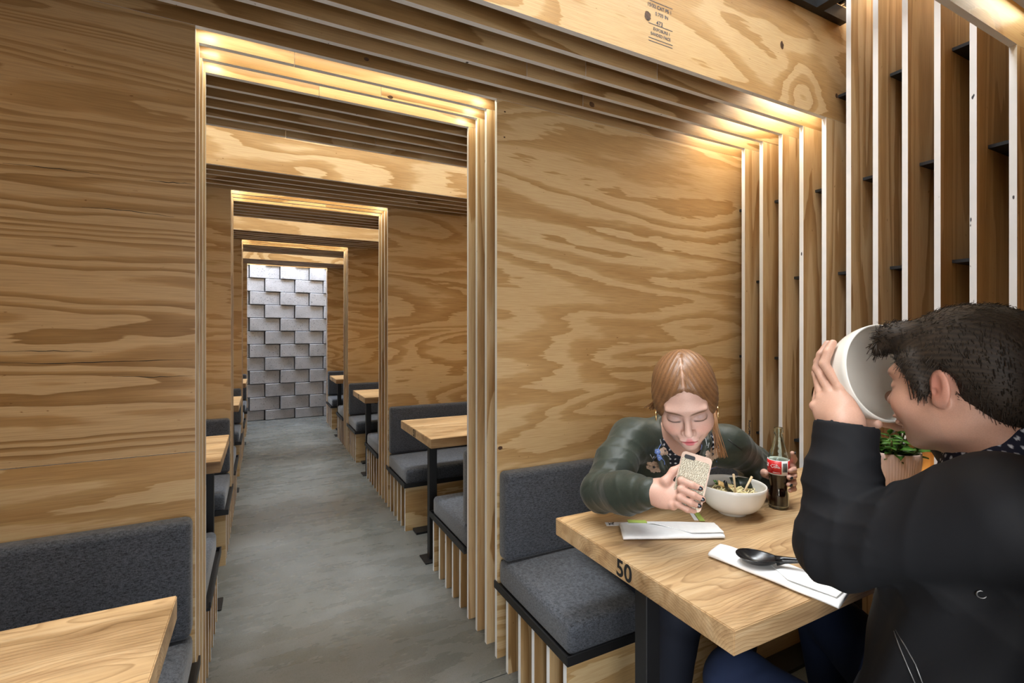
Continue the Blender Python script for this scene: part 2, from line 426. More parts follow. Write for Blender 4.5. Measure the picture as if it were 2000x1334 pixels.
# ---- doorway walls: groups of four full sheets
WNAME = {-1: 'wall_rear', 0: 'wall_front', 1: 'wall_middle', 2: 'wall_back', 3: 'wall_end'}
WLAB = {-1: 'plywood partition wall with doorway that the camera stands in',
        0: 'large near plywood partition wall with the widest glowing doorway, behind the woman',
        1: 'plywood partition wall seen through the first doorway, behind the table marked 51',
        2: 'plywood partition wall with the third glowing doorway down the corridor',
        3: 'last plywood partition wall, its doorway opening to the concrete block wall'}
walls = {}
for m in (-1, 0, 1, 2, 3):
    w = tag(empty(WNAME[m], (0, 0, 0)), WLAB[m], 'wall', kind='structure'); walls[m] = w
    for g in range(4 if m < 3 else 2):
        y = fy(m * 19 + g)
        first = g == 0
        pr = 'ply' if first else 'ply_v'
        pl = {0: 'ply_fine'}.get(m, 'ply') if first else 'ply_v'
        if first:
            zs = 0.94 if m == 0 else 0.0
            if m == 0:
                sheet('plywood_sheet', XOL, XL, y, 0, zs - 0.0008, w, 'ply')
                sheet('plywood_sheet', XOL, XL, y, zs + 0.0008, ZT - 0.0008, w, 'ply_fine')
            else:
                sheet('plywood_sheet', XOL, XL, y, 0, ZT - 0.0008, w, pl)
            sheet('plywood_sheet', XR, XOR, y, 0, ZT - 0.0008, w, pr)
        else:
            sheet('plywood_sheet', XOL, XL, y, 0, ZT - 0.0008, w, pl)
            sheet('plywood_sheet', XR, XOR, y, 0, ZT - 0.0008, w, pr)
        cut = {0: 9, 1: 0.10, 2: 0.42, 3: 0.20}[g]
        if cut < 5:
            sheet('head_sheet', XOL, cut - 0.0008, y, ZT, ZW, w, 'ply_l'); sheet('head_sheet', cut + 0.0008, XOR, y, ZT, ZW, w, 'ply_l')
        else:
            sheet('head_sheet', XOL, XOR, y, ZT, ZW, w, 'ply_l')

# ---- ceiling fins and slatted side walls
ceiling = tag(empty('ceiling'), 'ceiling of hanging plywood sheets with pale painted lower edges', 'ceiling', kind='structure')
wr = tag(empty('wall_right'), 'slatted right side wall of upright plywood fins with small black shelves', 'wall', kind='structure')
wl = tag(empty('wall_left'), 'slatted left side wall of upright plywood fins', 'wall', kind='structure')
LZ = {0: (0.782, 1.558, 2.34), 1: (1.17, 1.947)}
for i in range(-15, 57):
    ph = i % 19
    if ph <= 3: continue
    y = fy(i)
    well = 9 <= ph <= 13
    top = ZW if well else ZT - 0.0008
    pr = sheet('upright_fin', XPR, XPR + PD, y, 0, top, wr, 'ply_v')
    if -2 < i < 60 or i > -15:
        sheet('upright_fin', XPL - PD, XPL, y, 0, top, wl, 'ply_v')
    if not well:
        c = {-1: 1.18, -2: 0.86, -3: 1.05, -4: 1.30, 8: 0.1, 7: 0.5}.get(i)
        mat = 'ply_knot' if ph in (14, 8) else 'ply_l'
        if c is None:
            sheet('ceiling_fin', XOL, XOR, y, ZT, ZW, ceiling, mat)
        else:
            sheet('ceiling_fin', XOL, c - 0.0008, y, ZT, ZW, ceiling, mat); sheet('ceiling_fin', c + 0.0008, XOR, y, ZT, ZW, ceiling, mat)
    # ledges between this post and the next one further away
    rel = i - 19 * (i // 19) - 19            # -15..-1
    for z in LZ[(-rel) % 2]:
        if rel > -12 and not (z > ZT and not well):
            box('shelf', 2.265, XPR + PD, y + TH / 2 , y + P - TH / 2, z, z + 0.012, M['black2'], pr)
for (x0, x1, nm, par) in ((XPR + PD, XOR + 0.02, 'backing_panel', wr), (XOL - 0.02, XPL - PD, 'backing_panel', wl)):
    for m in (-1, 0, 1, 2):
        box(nm, x0, x0 + 0.02 if par is wr else x1, Y0 + (m * 19 + 3) * P + 0.001, Y0 + (m * 19 + 19) * P - TH - 0.001, 0, ZW, M['ply_v'], par)
# roof over everything except the light wells
for m in (-1, 0, 1, 2, 3):
    ya = fy(m * 19 - 5) - TH / 2; yb = fy(m * 19 + 8) + TH / 2
    box('roof_board', XOL, XOR, ya, min(yb, 7.62), ZW + 0.001, ZW + 0.03, M['black2'], ceiling)
# light wells: shaft, steel frame, glass
for m in (-1, 0, 1, 2):
    y0 = fy(m * 19 + 8) + TH / 2; y1 = fy(m * 19 + 14) - TH / 2
    sk = tag(empty('window_%d' % (m + 2)), ['skylight over the booth behind the camera with black steel frame',
             'black framed skylight in the light well right above the near booth', 'skylight in the light well of the second booth bay',
             'skylight in the light well of the farthest booth bay'][m + 1] if m < 3 else '', 'skylight', kind='structure')
    z0, z1 = ZW + 0.03, ZW + 0.90
    box('shaft_panel', XOL, XOR, y0 - 0.02, y0, z0, z1, M['ply'], sk); box('shaft_panel', XOL, XOR, y1, y1 + 0.02, z0, z1, M['ply'], sk)
    box('shaft_panel', XOL - 0.02, XOL, y0, y1, z0, z1, M['ply'], sk); box('shaft_panel', XOR, XOR + 0.02, y0, y1, z0, z1, M['ply'], sk)
    zf = ZW - 0.10
    box('steel_frame', XPL, XPR + 0.1, y1 - 0.03, y1 - 0.002, zf, zf + 0.06, M['black'], sk)
    box('steel_frame', XPL, XPR + 0.1, y0 + 0.002, y0 + 0.03, zf, zf + 0.06, M['black'], sk)
    for xx in (-1.2, -0.1, 0.98, 2.06):
        box('steel_mullion', xx, xx + 0.05, y0 + 0.03, y1 - 0.03, zf, zf + 0.06, M['black'], sk)
    box('glass_pane', XPL + 0.02, XPR + 0.08, y0 + 0.03, y1 - 0.03, zf + 0.061, zf + 0.067, M['pane'], sk)

# ---- concrete block wall that closes the corridor
be = tag(empty('wall_far', (0, 0, 0)), 'pale grey concrete block wall with angled overlapping blocks at the corridor end', 'wall', kind='structure')
box('mortar_backing', -1.2, 2.0, 8.34, 8.42, 0, 3.0, M['mortar'], be)
bm = bmesh.new(); bmesh.ops.create_cube(bm, size=1.0); bmesh.ops.scale(bm, vec=(0.396, 0.19, 0.187), verts=bm.verts)
bmesh.ops.bevel(bm, geom=bm.edges[:], offset=0.004, segments=1, affect='EDGES')
blk = bmesh_to('block', bm); blk.materials.append(M['block'])
rb = random.Random(4)
for r in range(15):
    z = -0.045 + 0.0975 + r * 0.1965
    for c in range(8):
        x = -1.0 + c * 0.41 + (0.205 if r % 2 else 0)
        o = bpy.data.objects.new('block', blk); COL.objects.link(o); o.parent = be
        o.location = (x + rb.uniform(-.002, .002), 8.235, z if r else z + 0.024); o.rotation_euler = (0, 0, math.radians(6.8 + rb.uniform(-.5, .5)))
        if r == 0: o.scale = (1, 1, 0.75)
# light trap above the slot in front of the blocks
box('slot_cover', XOL, XOR, 8.42, 8.5, 0, 3.2, M['black2'], be)

# ================================================================ BENCHES
def rbox_me(name, sx, sy, sz, r, crown=0.0, nseg=4):
    bm = bmesh.new(); bmesh.ops.create_cube(bm, size=1.0)
    bmesh.ops.scale(bm, vec=(sx, sy, sz), verts=bm.verts)
    bmesh.ops.bevel(bm, geom=bm.edges[:], offset=r, segments=nseg, profile=0.5, affect='EDGES')
    if crown:
        bmesh.ops.subdivide_edges(bm, edges=[e for e in bm.edges if e.calc_length() > min(sx, sy) * 0.5], cuts=6, use_grid_fill=True)
        for v in bm.verts:
            fx = max(0, 1 - (abs(v.co.x) / (sx / 2)) ** 6); fyy = max(0, 1 - (abs(v.co.y) / (sy / 2)) ** 4)
            v.co.z += crown * fx * fyy * (1 if v.co.z > 0 else 0)
    return bmesh_to(name, bm)
def make_bench(x0, x1, wall_y, side, depth_fins, label, group):
    """side=-1: bench in front of the wall (towards the camera), +1: behind it. corridor end is the end nearest the corridor"""
    right = x0 > 0
    root = empty('bench', ((x0 + x1) / 2, wall_y, 0)); tag(root, label, 'bench', group)
    ex = x0 if right else x1      # corridor end
    for k in range(1, depth_fins + 1):
        y = wall_y + side * k * P - (TH / 2 if side < 0 else TH / 2)
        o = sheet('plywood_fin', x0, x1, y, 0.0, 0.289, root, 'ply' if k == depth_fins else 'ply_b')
        o.location = Vector(o.location) - Vector(root.location)
    yf = wall_y + side * (depth_fins * P + (0.045 if side < 0 else 0.03)) ; yw = wall_y + (0 if side > 0 else -TH)
    ya, yb = sorted((yf, yw + side * 0.001))
    lo = 0.014
    tx0, tx1 = (x0 - lo, x1) if right else (x0, x1 + lo)
    box('steel_tray', tx0, tx1, ya, yb, 0.290, 0.300, M['black'], root)
    box('tray_lip', tx0, tx1, (yf if side < 0 else yf - 0.006), (yf + 0.006 if side < 0 else yf), 0.300, 0.318, M['black'], root)
    ex0 = tx0 if right else tx1 - 0.006
    box('tray_lip', ex0, ex0 + 0.006, ya + 0.007, yb, 0.300, 0.318, M['black'], root)
    # kick bar on the floor in front of the last fin
    ky = wall_y + side * depth_fins * P + (-TH if side < 0 else 0)
    if side < 0:
      kx = (x0 + 0.05, x1 - 0.1) if right else (x0 + 0.1, x1 - 0.05)
      box('toe_bar', *kx, *sorted((ky + side * 0.001, ky + side * 0.09)), 0.0, 0.014, M['black'], root)
    # cushions
    cx0, cx1 = (x0 + 0.004, x1) if right else (x0, x1 - 0.004)
    cyf = yf - side * 0.012
    sy = abs(cyf - (yw + side * 0.004)); sz = 0.100
    me = rbox_me('seat_cushion', cx1 - cx0, sy, sz, 0.022, 0.006)
    c = link_mesh('seat_cushion', me, M['wool'], root, smooth=True)
    c.location = Vector(((cx0 + cx1) / 2, (cyf + yw + side * 0.004) / 2, 0.301 + sz / 2)) - Vector(root.location)
    # welt seam around the top edge
    hx, hy = (cx1 - cx0) / 2 - 0.010, sy / 2 - 0.010
    pts = [(-hx, -hy, 0.0435), (hx, -hy, 0.0435), (hx, hy, 0.0435), (-hx, hy, 0.0435)]
    link_mesh('seam', tube_me('seam', pts, 0.0022, 6, True), M['seam'], c)
    bt = 0.072
    me = rbox_me('back_cushion', cx1 - cx0, bt, 0.345, 0.020)
    b = link_mesh('back_cushion', me, M['wool'], root, smooth=True)
    b.location = Vector(((cx0 + cx1) / 2, yw + side * (bt / 2 + 0.002), 0.4075 + 0.345 / 2)) - Vector(root.location)
    return root
WORD = {-1: 'partition at the camera', 0: 'nearest doorway wall', 1: 'second doorway wall', 2: 'third doorway wall', 3: 'last doorway wall'}
for m in (-1, 0, 1, 2, 3):
    for right in (True, False):
        x0, x1 = (XR, XPR - 0.004) if right else (XPL + 0.004, XL)
        sd = 'right' if right else 'left'
        if m >= 0:
            lab = {(0, True): 'charcoal upholstered bench the woman sits on, against the nearest partition',
                   (0, False): 'charcoal bench at lower left behind the unnumbered near table',
                   (1, True): 'charcoal bench seat behind the table marked 51',
                   (1, False): 'charcoal bench behind the second table on the left of the corridor'}.get((m, right),
                   'small grey bench facing the camera against the %s, %s of the corridor' % (WORD[m], sd))
            make_bench(x0, x1, Y0 + m * 19 * P, -1, 5, lab, 'charcoal booth benches')
        if m < 3:
            lab = {(-1, True): 'charcoal bench the man in the black jacket sits on',
                   (-1, False): 'charcoal bench on the camera side of the near left table',
                   (0, True): 'grey bench end just through the nearest doorway, before the table marked 51',
                   (0, False): 'grey bench end just behind the left jamb of the nearest doorway'}.get((m, right),
                   'small grey bench backing onto the %s, %s of the corridor' % (WORD[m], sd))
            make_bench(x0, x1, Y0 + (m * 19 + 3) * P, 1, 5, lab, 'charcoal booth benches')

# ================================================================ TABLES
TT = 0.725; THK = 0.052
def make_table(x0, x1, m, num, label):
    right = x0 > 0
    yc = Y0 + (m * 19 + 11) * P - 0.012
    root = empty('table', ((x0 + x1) / 2, yc, 0)); tag(root, label, 'table', 'oak booth tables')
    bm = bmesh.new(); bmesh.ops.create_cube(bm, size=1.0)
    bmesh.ops.scale(bm, vec=(x1 - x0, 0.645, THK), verts=bm.verts)
    bmesh.ops.subdivide_edges(bm, edges=[e for e in bm.edges if e.calc_length() > 0.3], cuts=14, use_grid_fill=True)
    rr = random.Random(m * 5 + right)
    for v in bm.verts:
        v.co.y += 0.0018 * math.sin(v.co.x * 9 + m * 3) * (1 if abs(v.co.y) > 0.3 else 0)
        if abs(v.co.y) > 0.3 and v.co.z < 0: v.co.y *= 0.996
    be_ = [e for e in bm.edges if e.is_boundary is False and e.calc_face_angle(0) > 1.0]
    bmesh.ops.bevel(bm, geom=be_, offset=0.002, segments=2, affect='EDGES')
    t = link_mesh('tabletop', bmesh_to('tabletop', bm), M['oak'], root); t.location = (0, 0, TT - THK / 2)
    ex = x0 if right else x1; s = 1 if right else -1
    ly = (-0.018 if (m == -1) else -0.155)
    la, lb = sorted((ex + s * 0.038, ex + s * 0.083))
    zb = TT - THK
    leg = box('leg', la, lb, yc + ly - 0.022, yc + ly + 0.022, 0.008, zb - 0.008, M['black'], root, 0.002, 1)
    box('foot_plate', la - 0.035, lb + 0.035, yc + ly - 0.06, yc + ly + 0.06, 0.0, 0.008, M['black'], root, 0.002, 1)
    la, lb = sorted((ex + s * 0.95, ex + s * 0.995))
    box('leg', la, lb, yc + ly - 0.022, yc + ly + 0.022, 0.008, zb - 0.008, M['black'], root, 0.002, 1)
    box('foot_plate', la - 0.035, lb + 0.035, yc + ly - 0.06, yc + ly + 0.06, 0.0, 0.008, M['black'], root, 0.002, 1)
    a, b_ = sorted((ex + s * 0.10, ex + s * 1.2))
    box('steel_support', a, b_, yc - 0.24, yc + 0.24, zb - 0.018, zb - 0.0085, M['black'], root)
    box('steel_bracket', sorted((ex + s * 0.03, ex + s * 1.1))[0], sorted((ex + s * 0.03, ex + s * 1.1))[1], yc + ly - 0.03, yc + ly + 0.03, zb - 0.008, zb - 0.0002, M['black'], root)
    if num and right:
        text_obj('table_number', num, 0.060, M['ink'], root, (x0 - root.location.x - 0.0004, 0.000, TT - THK / 2 - 0.001), (PI / 2, 0, -PI / 2))
    return root
TL = {-1: 'large near oak slab table marked 50 where the two people eat', 0: 'oak slab table marked 51 seen through the first doorway',
      1: 'oak slab table marked 52 seen through the second doorway', 2: 'small farthest oak table right of the block wall'}
for m in (-1, 0, 1, 2):
    make_table(0.812, XPR - 0.006, m, str(51 + m), TL[m])
LL = {-1: 'oak table corner filling the lower left of the photo', 0: 'oak table on the left just inside the first doorway',
      1: 'second oak table beyond the first doorway, left side', 2: 'tiny farthest oak table left of the block wall'}
for m in (-1, 0, 1, 2):
    make_table(XPL + 0.006, -0.166, m, None, LL[m])

# stamps printed on the sheets (part of the plywood)
def stamp(parent, body, size, x, y, z, rot=(PI / 2, 0, 0)):
    text_obj('printed_stamp', body, size, M['stamp'], parent, (x, y, z), rot, 0.0001)
ys = fy(-5) - TH / 2 - 0.0003
stamp(ceiling, '15/32 CAT PS 1', 0.017, 1.215, ys, 2.415)
stamp(ceiling, '0.703 IN', 0.017, 1.225, ys, 2.392)
stamp(ceiling, '473', 0.020, 1.215, ys, 2.362)
stamp(ceiling, 'EXPOSURE 1', 0.014, 1.225, ys, 2.338)
stamp(ceiling, 'SANDED FACE', 0.014, 1.220, ys, 2.320)
for z in (2.430, 2.352, 2.303, 2.293):
    box('printed_stamp', 1.165, 1.275, ys - 0.0001, ys + 0.0002, z, z + 0.0022, M['stamp'], ceiling)
yk = fy(-1) - TH / 2 - 0.0003
stamp(wr, 'RoyOMartin', 0.022, 2.212, yk, 0.80, (PI / 2, PI / 2, 0))
box('printed_stamp', 2.19, 2.191, yk - 0.0001, yk + 0.0002, 0.73, 0.87, M['stamp'], wr)
box('printed_stamp', 2.234, 2.235, yk - 0.0001, yk + 0.0002, 0.73, 0.87, M['stamp'], wr)

# knots, a pitch pocket and drying cracks that show in particular sheets
M['knot'] = simple('dark_knot', (0.075, 0.035, 0.014), 0.6, var=0.6, vscale=120); M['knot2'] = simple('brown_knot', (0.20, 0.095, 0.032), 0.5, var=0.5, vscale=90)
def knot(parent, p, rx, rz, mat='knot', seed=0):
    rk = random.Random(seed); n = 18; vs = []
    for s_ in (0.0004, 0.0):
        for k in range(n):
            t = 2 * PI * k / n; q_ = 1 + 0.18 * rk.uniform(-1, 1) if s_ else 1.0
            vs.append((p[0] + rx * (1.0 if not s_ else q_) * math.cos(t), p[1] - s_, p[2] + rz * (1.0 if not s_ else q_) * math.sin(t)))
    fs = [tuple(range(n))] + [(k, n + k, n + (k + 1) % n, (k + 1) % n) for k in range(n)]
    link_mesh('knot', pydata('knot', vs, fs), M[mat], parent)
knot(ceiling, (1.161, 1.256, 2.374), 0.013, 0.016, 'knot', 1); knot(ceiling, (1.875, 1.256, 2.468), 0.010, 0.015, 'knot', 2)
knot(ceiling, (2.254, 1.256, 2.347), 0.009, 0.010, 'knot', 3)
knot(ceiling, (1.151, 1.556, 2.197), 0.012, 0.010, 'knot', 4); knot(walls[0], (0.433, 1.856, 2.196), 0.010, 0.006, 'knot', 5)
knot(ceiling, (0.308, 1.656, 2.208), 0.008, 0.006, 'knot', 6)
knot(wr, (2.253, 1.356, 1.024), 0.013, 0.030, 'knot2', 7); knot(wr, (2.245, 1.356, 1.02), 0.007, 0.018, 'knot', 8)
knot(wr, (2.22, 1.256, 1.176), 0.006, 0.026, 'knot2', 9); knot(wr, (2.216, 1.256, 1.089), 0.0022, 0.026, 'knot', 10)
knot(walls[0], (0.848, 1.756, 0.84), 0.010, 0.007, 'knot', 11); knot(walls[0], (0.869, 1.756, 2.191), 0.004, 0.003, 'knot', 12); knot(walls[0], (0.867, 1.756, 2.088), 0.004, 0.003, 'knot', 13)
def crack(parent, pts, r=0.0011):
    rk = random.Random(len(pts)); out = []
    for a, b_ in zip(pts[:-1], pts[1:]):
        for k in range(6):
            t = k / 6; out.append(tuple(a[i] + (b_[i] - a[i]) * t + (rk.uniform(-1, 1) * 0.0012 if i == 2 else 0) for i in range(3)))
    out.append(pts[-1]); n = len(out)
    link_mesh('crack', tube_me('crack', out, [max(0.0003, r * math.sin(PI * (k + 0.3) / n) * rk.uniform(0.4, 1)) for k in range(n)], 5), M['ink'], parent)
crack(walls[0], [(-0.614, 1.756, 1.223), (-0.491, 1.756, 1.216), (-0.356, 1.756, 1.22), (-0.188, 1.756, 1.219)], 0.0015)
crack(walls[0], [(-0.614, 1.756, 1.252), (-0.523, 1.756, 1.252), (-0.425, 1.756, 1.248)])
crack(walls[0], [(-0.609, 1.756, 1.749), (-0.512, 1.756, 1.751), (-0.408, 1.756, 1.748)])
crack(walls[0], [(-0.306, 1.756, 1.748), (-0.247, 1.756, 1.749), (-0.188, 1.756, 1.753)], 0.0013)
crack(walls[0], [(-0.38, 1.756, 1.177), (-0.284, 1.756, 1.171), (-0.188, 1.756, 1.17)], 0.0012)
crack(walls[0], [(-0.448, 1.756, 1.652), (-0.356, 1.756, 1.654), (-0.234, 1.756, 1.647)])

# ================================================================ THINGS ON THE NEAR TABLE
T0 = TT + 0.0006
# ---- ramen bowl
BX, BY = (1.34, 1.066, 0.725)[:2]
def bowl_prof(R, Hh, t=0.004):
    out = [(0.0, 0.0), (R * 0.42, 0.0), (R * 0.43, 0.006), (R * 0.45, 0.010)]
    for k in range(1, 13):
        a = k / 12; out.append((R * (0.45 + 0.55 * math.sin(a * PI / 2) ** 0.9), 0.010 + (Hh - 0.010) * (1 - math.cos(a * PI / 2)) ** 0.92))
    out.append((R - t * 0.5, Hh + 0.0015))
    for k in range(12, -1, -1):
        a = k / 12; out.append(((R - t) * (0.45 + 0.55 * math.sin(a * PI / 2) ** 0.9) if k else R * 0.42, 0.014 + (Hh - 0.014) * (1 - math.cos(a * PI / 2)) ** 0.92))
    out.append((0.0, 0.0135))
    return out
bowl = tag(empty('bowl', (BX, BY, T0)), 'white ceramic bowl of noodles standing on the table in front of the woman', 'bowl')
link_mesh('bowl_shell', lathe_me('bowl_shell', bowl_prof(0.101, 0.092), 64), M['ceramic'], bowl, smooth=True)
br = link_mesh('broth', lathe_me('broth', [(0.0, 0.0620), (0.088, 0.0620), (0.0895, 0.060)], 40), M['broth'], bowl, smooth=True)
rn = random.Random(3)
bmn = bmesh.new()
for k in range(46):
    a = rn.uniform(0, 2 * PI); r0 = rn.uniform(0.0, 0.055); cx, cy = r0 * math.cos(a), r0 * math.sin(a)
    rr = rn.uniform(0.010, 0.022); ph = rn.uniform(0, 6); ln = rn.uniform(2.5, 5.5)
    pts = [(cx + rr * math.cos(ph + t * ln / 11) * (1 + 0.02 * t), cy + rr * math.sin(ph + t * ln / 11), 0.064 + 0.011 * rn.random() * 0.3 + 0.009 * math.sin(t / 11 * PI) + k * 0.00012) for t in range(12)]
    tm = tube_me('n', pts, 0.0016, 6); bmn.from_mesh(tm); bpy.data.meshes.remove(tm)
nd = link_mesh('noodles', bmesh_to('noodles', bmn), M['noodle'], bowl, smooth=True); nd['kind'] = 'stuff'
def slab_me(name, w, h, t, wav=0.0, n=8):
    vs, fs = [], []
    for s in (0, 1):
        for i in range(n + 1):
            for j in (0, 1):
                vs.append((w * (i / n - 0.5), h * (j - 0.5), wav * math.sin(i / n * 5 + j) + (t if s else 0)))
    q = (n + 1) * 2
    for i in range(n):
        a = i * 2; fs.append((a, a + 1, a + 3, a + 2)); fs.append((q + a, q + a + 2, q + a + 3, q + a + 1))
        fs.append((a, a + 2, q + a + 2, q + a)); fs.append((a + 1, q + a + 1, q + a + 3, a + 3))
    fs.append((0, q, q + 1, 1)); fs.append((2 * n, 2 * n + 1, q + 2 * n + 1, q + 2 * n))
    return pydata(name, vs, fs)
for k, (x, y, z, rx, rz) in enumerate([(0.062, 0.000, 0.084, 38, -32), (0.042, 0.012, 0.083, 42, -20)]):
    link_mesh('nori_sheet', slab_me('nori', 0.040, 0.044, 0.0012, 0.0022), M['nori'], bowl, (x, y, z), (math.radians(rx), 0, math.radians(rz)), True)
link_mesh('bamboo_shoot', slab_me('menma', 0.050, 0.018, 0.004, 0.001), M['menma'], bowl, (-0.020, 0.010, 0.083), (math.radians(35), math.radians(24), math.radians(-30)), True)
for k, (x, y) in enumerate([(-0.042, 0.03), (-0.01, 0.05), (0.012, 0.045), (-0.03, -0.01), (0.0, 0.03)]):
    link_mesh('green_onion', slab_me('herb', 0.013 - k * 0.001, 0.009, 0.0012, 0.002, 4), M['herb'], bowl, (x, y, 0.079 + (0.018 if k == 0 else 0)), (0.5, 0.3 * k, k * 1.3), True)
bl = bowl.location
spb = link_mesh('soup_spoon', tube_me('soup_spoon', [(bl.x-0.075, bl.y-0.035, T0 + 0.118), (bl.x-0.05, bl.y-0.02, T0 + 0.092), (bl.x-0.02, bl.y-0.01, T0 + 0.072)], [0.005, 0.006, 0.008], 10), M['spoon'], None, smooth=True)
tag(spb, 'dark soup spoon handle leaning on the left rim of the noodle bowl', 'spoon')
c1 = link_mesh('chopstick', tube_me('chopstick', [(bl.x-0.025, bl.y-0.035, T0 + 0.060), (bl.x-0.05, bl.y-0.045, T0 + 0.140)], [0.0024, 0.0036], 8), M['bamboo'], None, smooth=True)
tag(c1, 'upright pale chopstick standing in the noodle bowl beside the phone', 'chopstick')
c2 = link_mesh('chopstick', tube_me('chopstick', [(bl.x+0.0, bl.y-0.035, T0 + 0.062), (bl.x+0.062, bl.y-0.025, T0 + 0.112)], [0.0024, 0.0040], 8), M['bamboo'], None, smooth=True)
tag(c2, 'slanting pale chopstick resting across the noodles in the bowl', 'chopstick')

# ---- soda bottle
BOT = (*(1.515, 1.027, 0.725)[:2], T0)
bot = tag(empty('soda_bottle', BOT), 'contour glass cola bottle with a red label in the hand of the woman', 'bottle')
op = [(0.0, 0.001), (0.024, 0.0), (0.0295, 0.004), (0.0305, 0.012), (0.0310, 0.030), (0.0300, 0.050), (0.0270, 0.066), (0.0262, 0.078), (0.0285, 0.096), (0.0308, 0.112),
      (0.0318, 0.126), (0.0312, 0.160), (0.0290, 0.176), (0.0240, 0.196), (0.0190, 0.214), (0.0150, 0.232), (0.0130, 0.248), (0.0128, 0.254), (0.0148, 0.257), (0.0148, 0.262), (0.0135, 0.264), (0.0140, 0.270), (0.0128, 0.273)]
inn = [(r - 0.0013, z) for r, z in reversed(op[2:-1])] + [(0.0, 0.006)]
rip = lambda k, r, z: (0.012 * math.cos(k * 2 * PI * 10 / 60) if (z > 0.172 and z < 0.235) or z < 0.098 else 0)
bot.scale = (1, 1, 0.965)
link_mesh('glass', lathe_me('bottle_glass', op + [(0.0108, 0.2725)] + inn, 60, rip), M['bottle_glass'], bot, smooth=True)
cola, nt_, b_c = newmat('cola'); b_c.inputs['Base Color'].default_value = (0.022, 0.006, 0.004, 1); b_c.inputs['Roughness'].default_value = 0.08
cp = [(0.0, 0.0065)] + [(max(0.001, r - 0.00135), z) for r, z in op[3:11]] + [(0.0285, 0.135), (0.0, 0.135)]
link_mesh('cola', lathe_me('cola', cp, 40), cola, bot, smooth=True)
RED = simple('label_red', (0.62, 0.018, 0.018), 0.4, var=0.02); LWH = simple('label_white', (0.82, 0.82, 0.80), 0.5, var=0.02)
def arc_me(name, r, z0, z1, a0, a1, n=20):
    vs, fs = [], []
    for i in range(n + 1):
        t = a0 + (a1 - a0) * i / n
        for rr, z in ((r, z0), (r, z1), (r + 0.0002, z0), (r + 0.0002, z1)):
            vs.append((rr * math.cos(t), rr * math.sin(t), z))
    for i in range(n):
        a = i * 4; b = a + 4
        fs += [(a, a + 1, b + 1, b), (a + 2, b + 2, b + 3, a + 3), (a, b, b + 2, a + 2), (a + 1, a + 3, b + 3, b + 1)]
    return pydata(name, vs, fs)
cang = math.atan2(-BOT[1], -BOT[0])             # towards the diner side of the table
lab = link_mesh('label', arc_me('label_white', 0.0321, 0.117, 0.166, 0, 2 * PI, 56), LWH, bot, smooth=True)
link_mesh('label_print', arc_me('label_red', 0.0324, 0.121, 0.1645, cang - 2.2, cang + 0.28, 30), RED, lab, smooth=True)
link_mesh('label_print', arc_me('label_red2', 0.0324, 0.121, 0.1645, cang + 0.98, cang + 2.6, 20), RED, lab, smooth=True)
for k in range(11):
    a = cang + 0.40 + k * 0.042
    link_mesh('bar_code', arc_me('bar', 0.0325, 0.128, 0.158, a, a + (0.022 if k % 3 else 0.030), 1), M['ink'], lab)
# flowing script lettering wrapped on the label
def wrap(pts, s, a_mid, z_mid, rad):
    return [((0.0328) * math.cos(a_mid + p[0] * s / 0.0326), 0.0328 * math.sin(a_mid + p[0] * s / 0.0326), z_mid + p[1] * s) for p in pts]
def arcp(cx, cy, rx, ry, a0, a1, n=10):
    return [(cx + rx * math.cos(math.radians(a0 + (a1 - a0) * i / n)), cy + ry * math.sin(math.radians(a0 + (a1 - a0) * i / n))) for i in range(n + 1)]
strokes = [arcp(0, 0, 0.9, 1.25, 40, 320, 16) + [(1.2, -0.2)], [(0.62, 0.85), (1.2, 1.3), (2.6, 1.25), (4.0, 1.0)],
           arcp(1.95, -0.45, 0.48, 0.62, 0, 360, 12), arcp(3.0, 0.3, 0.28, 1.35, 250, -70, 14) + [(3.5, -0.75)],
           arcp(4.15, -0.45, 0.48, 0.60, 20, 340, 12), [(4.62, 0.1), (4.62, -0.85), (5.0, -1.05), (5.3, -0.8)]]
dash = [(-1.9, -0.1), (-1.25, -0.05)]
for st in strokes + [dash]:
    st2 = [(x - 3.0, y) for x, y in st]
    link_mesh('script_letter', tube_me('script', wrap(st2, 0.0044, cang - 0.16, 0.1455, 0.0006), 0.00065, 6), LWH, lab, smooth=True)
for st in strokes[:4]:
    link_mesh('script_letter', tube_me('script', wrap([(x - 9.6, y) for x, y in st], 0.0044, cang - 0.22, 0.1455, 0.0006), 0.00065, 6), LWH, lab, smooth=True)
for k in range(9):
    link_mesh('small_print', arc_me('sp', 0.0326, 0.1245, 0.1260, cang - 0.52 + k * 0.075, cang - 0.47 + k * 0.075, 2), LWH, lab)

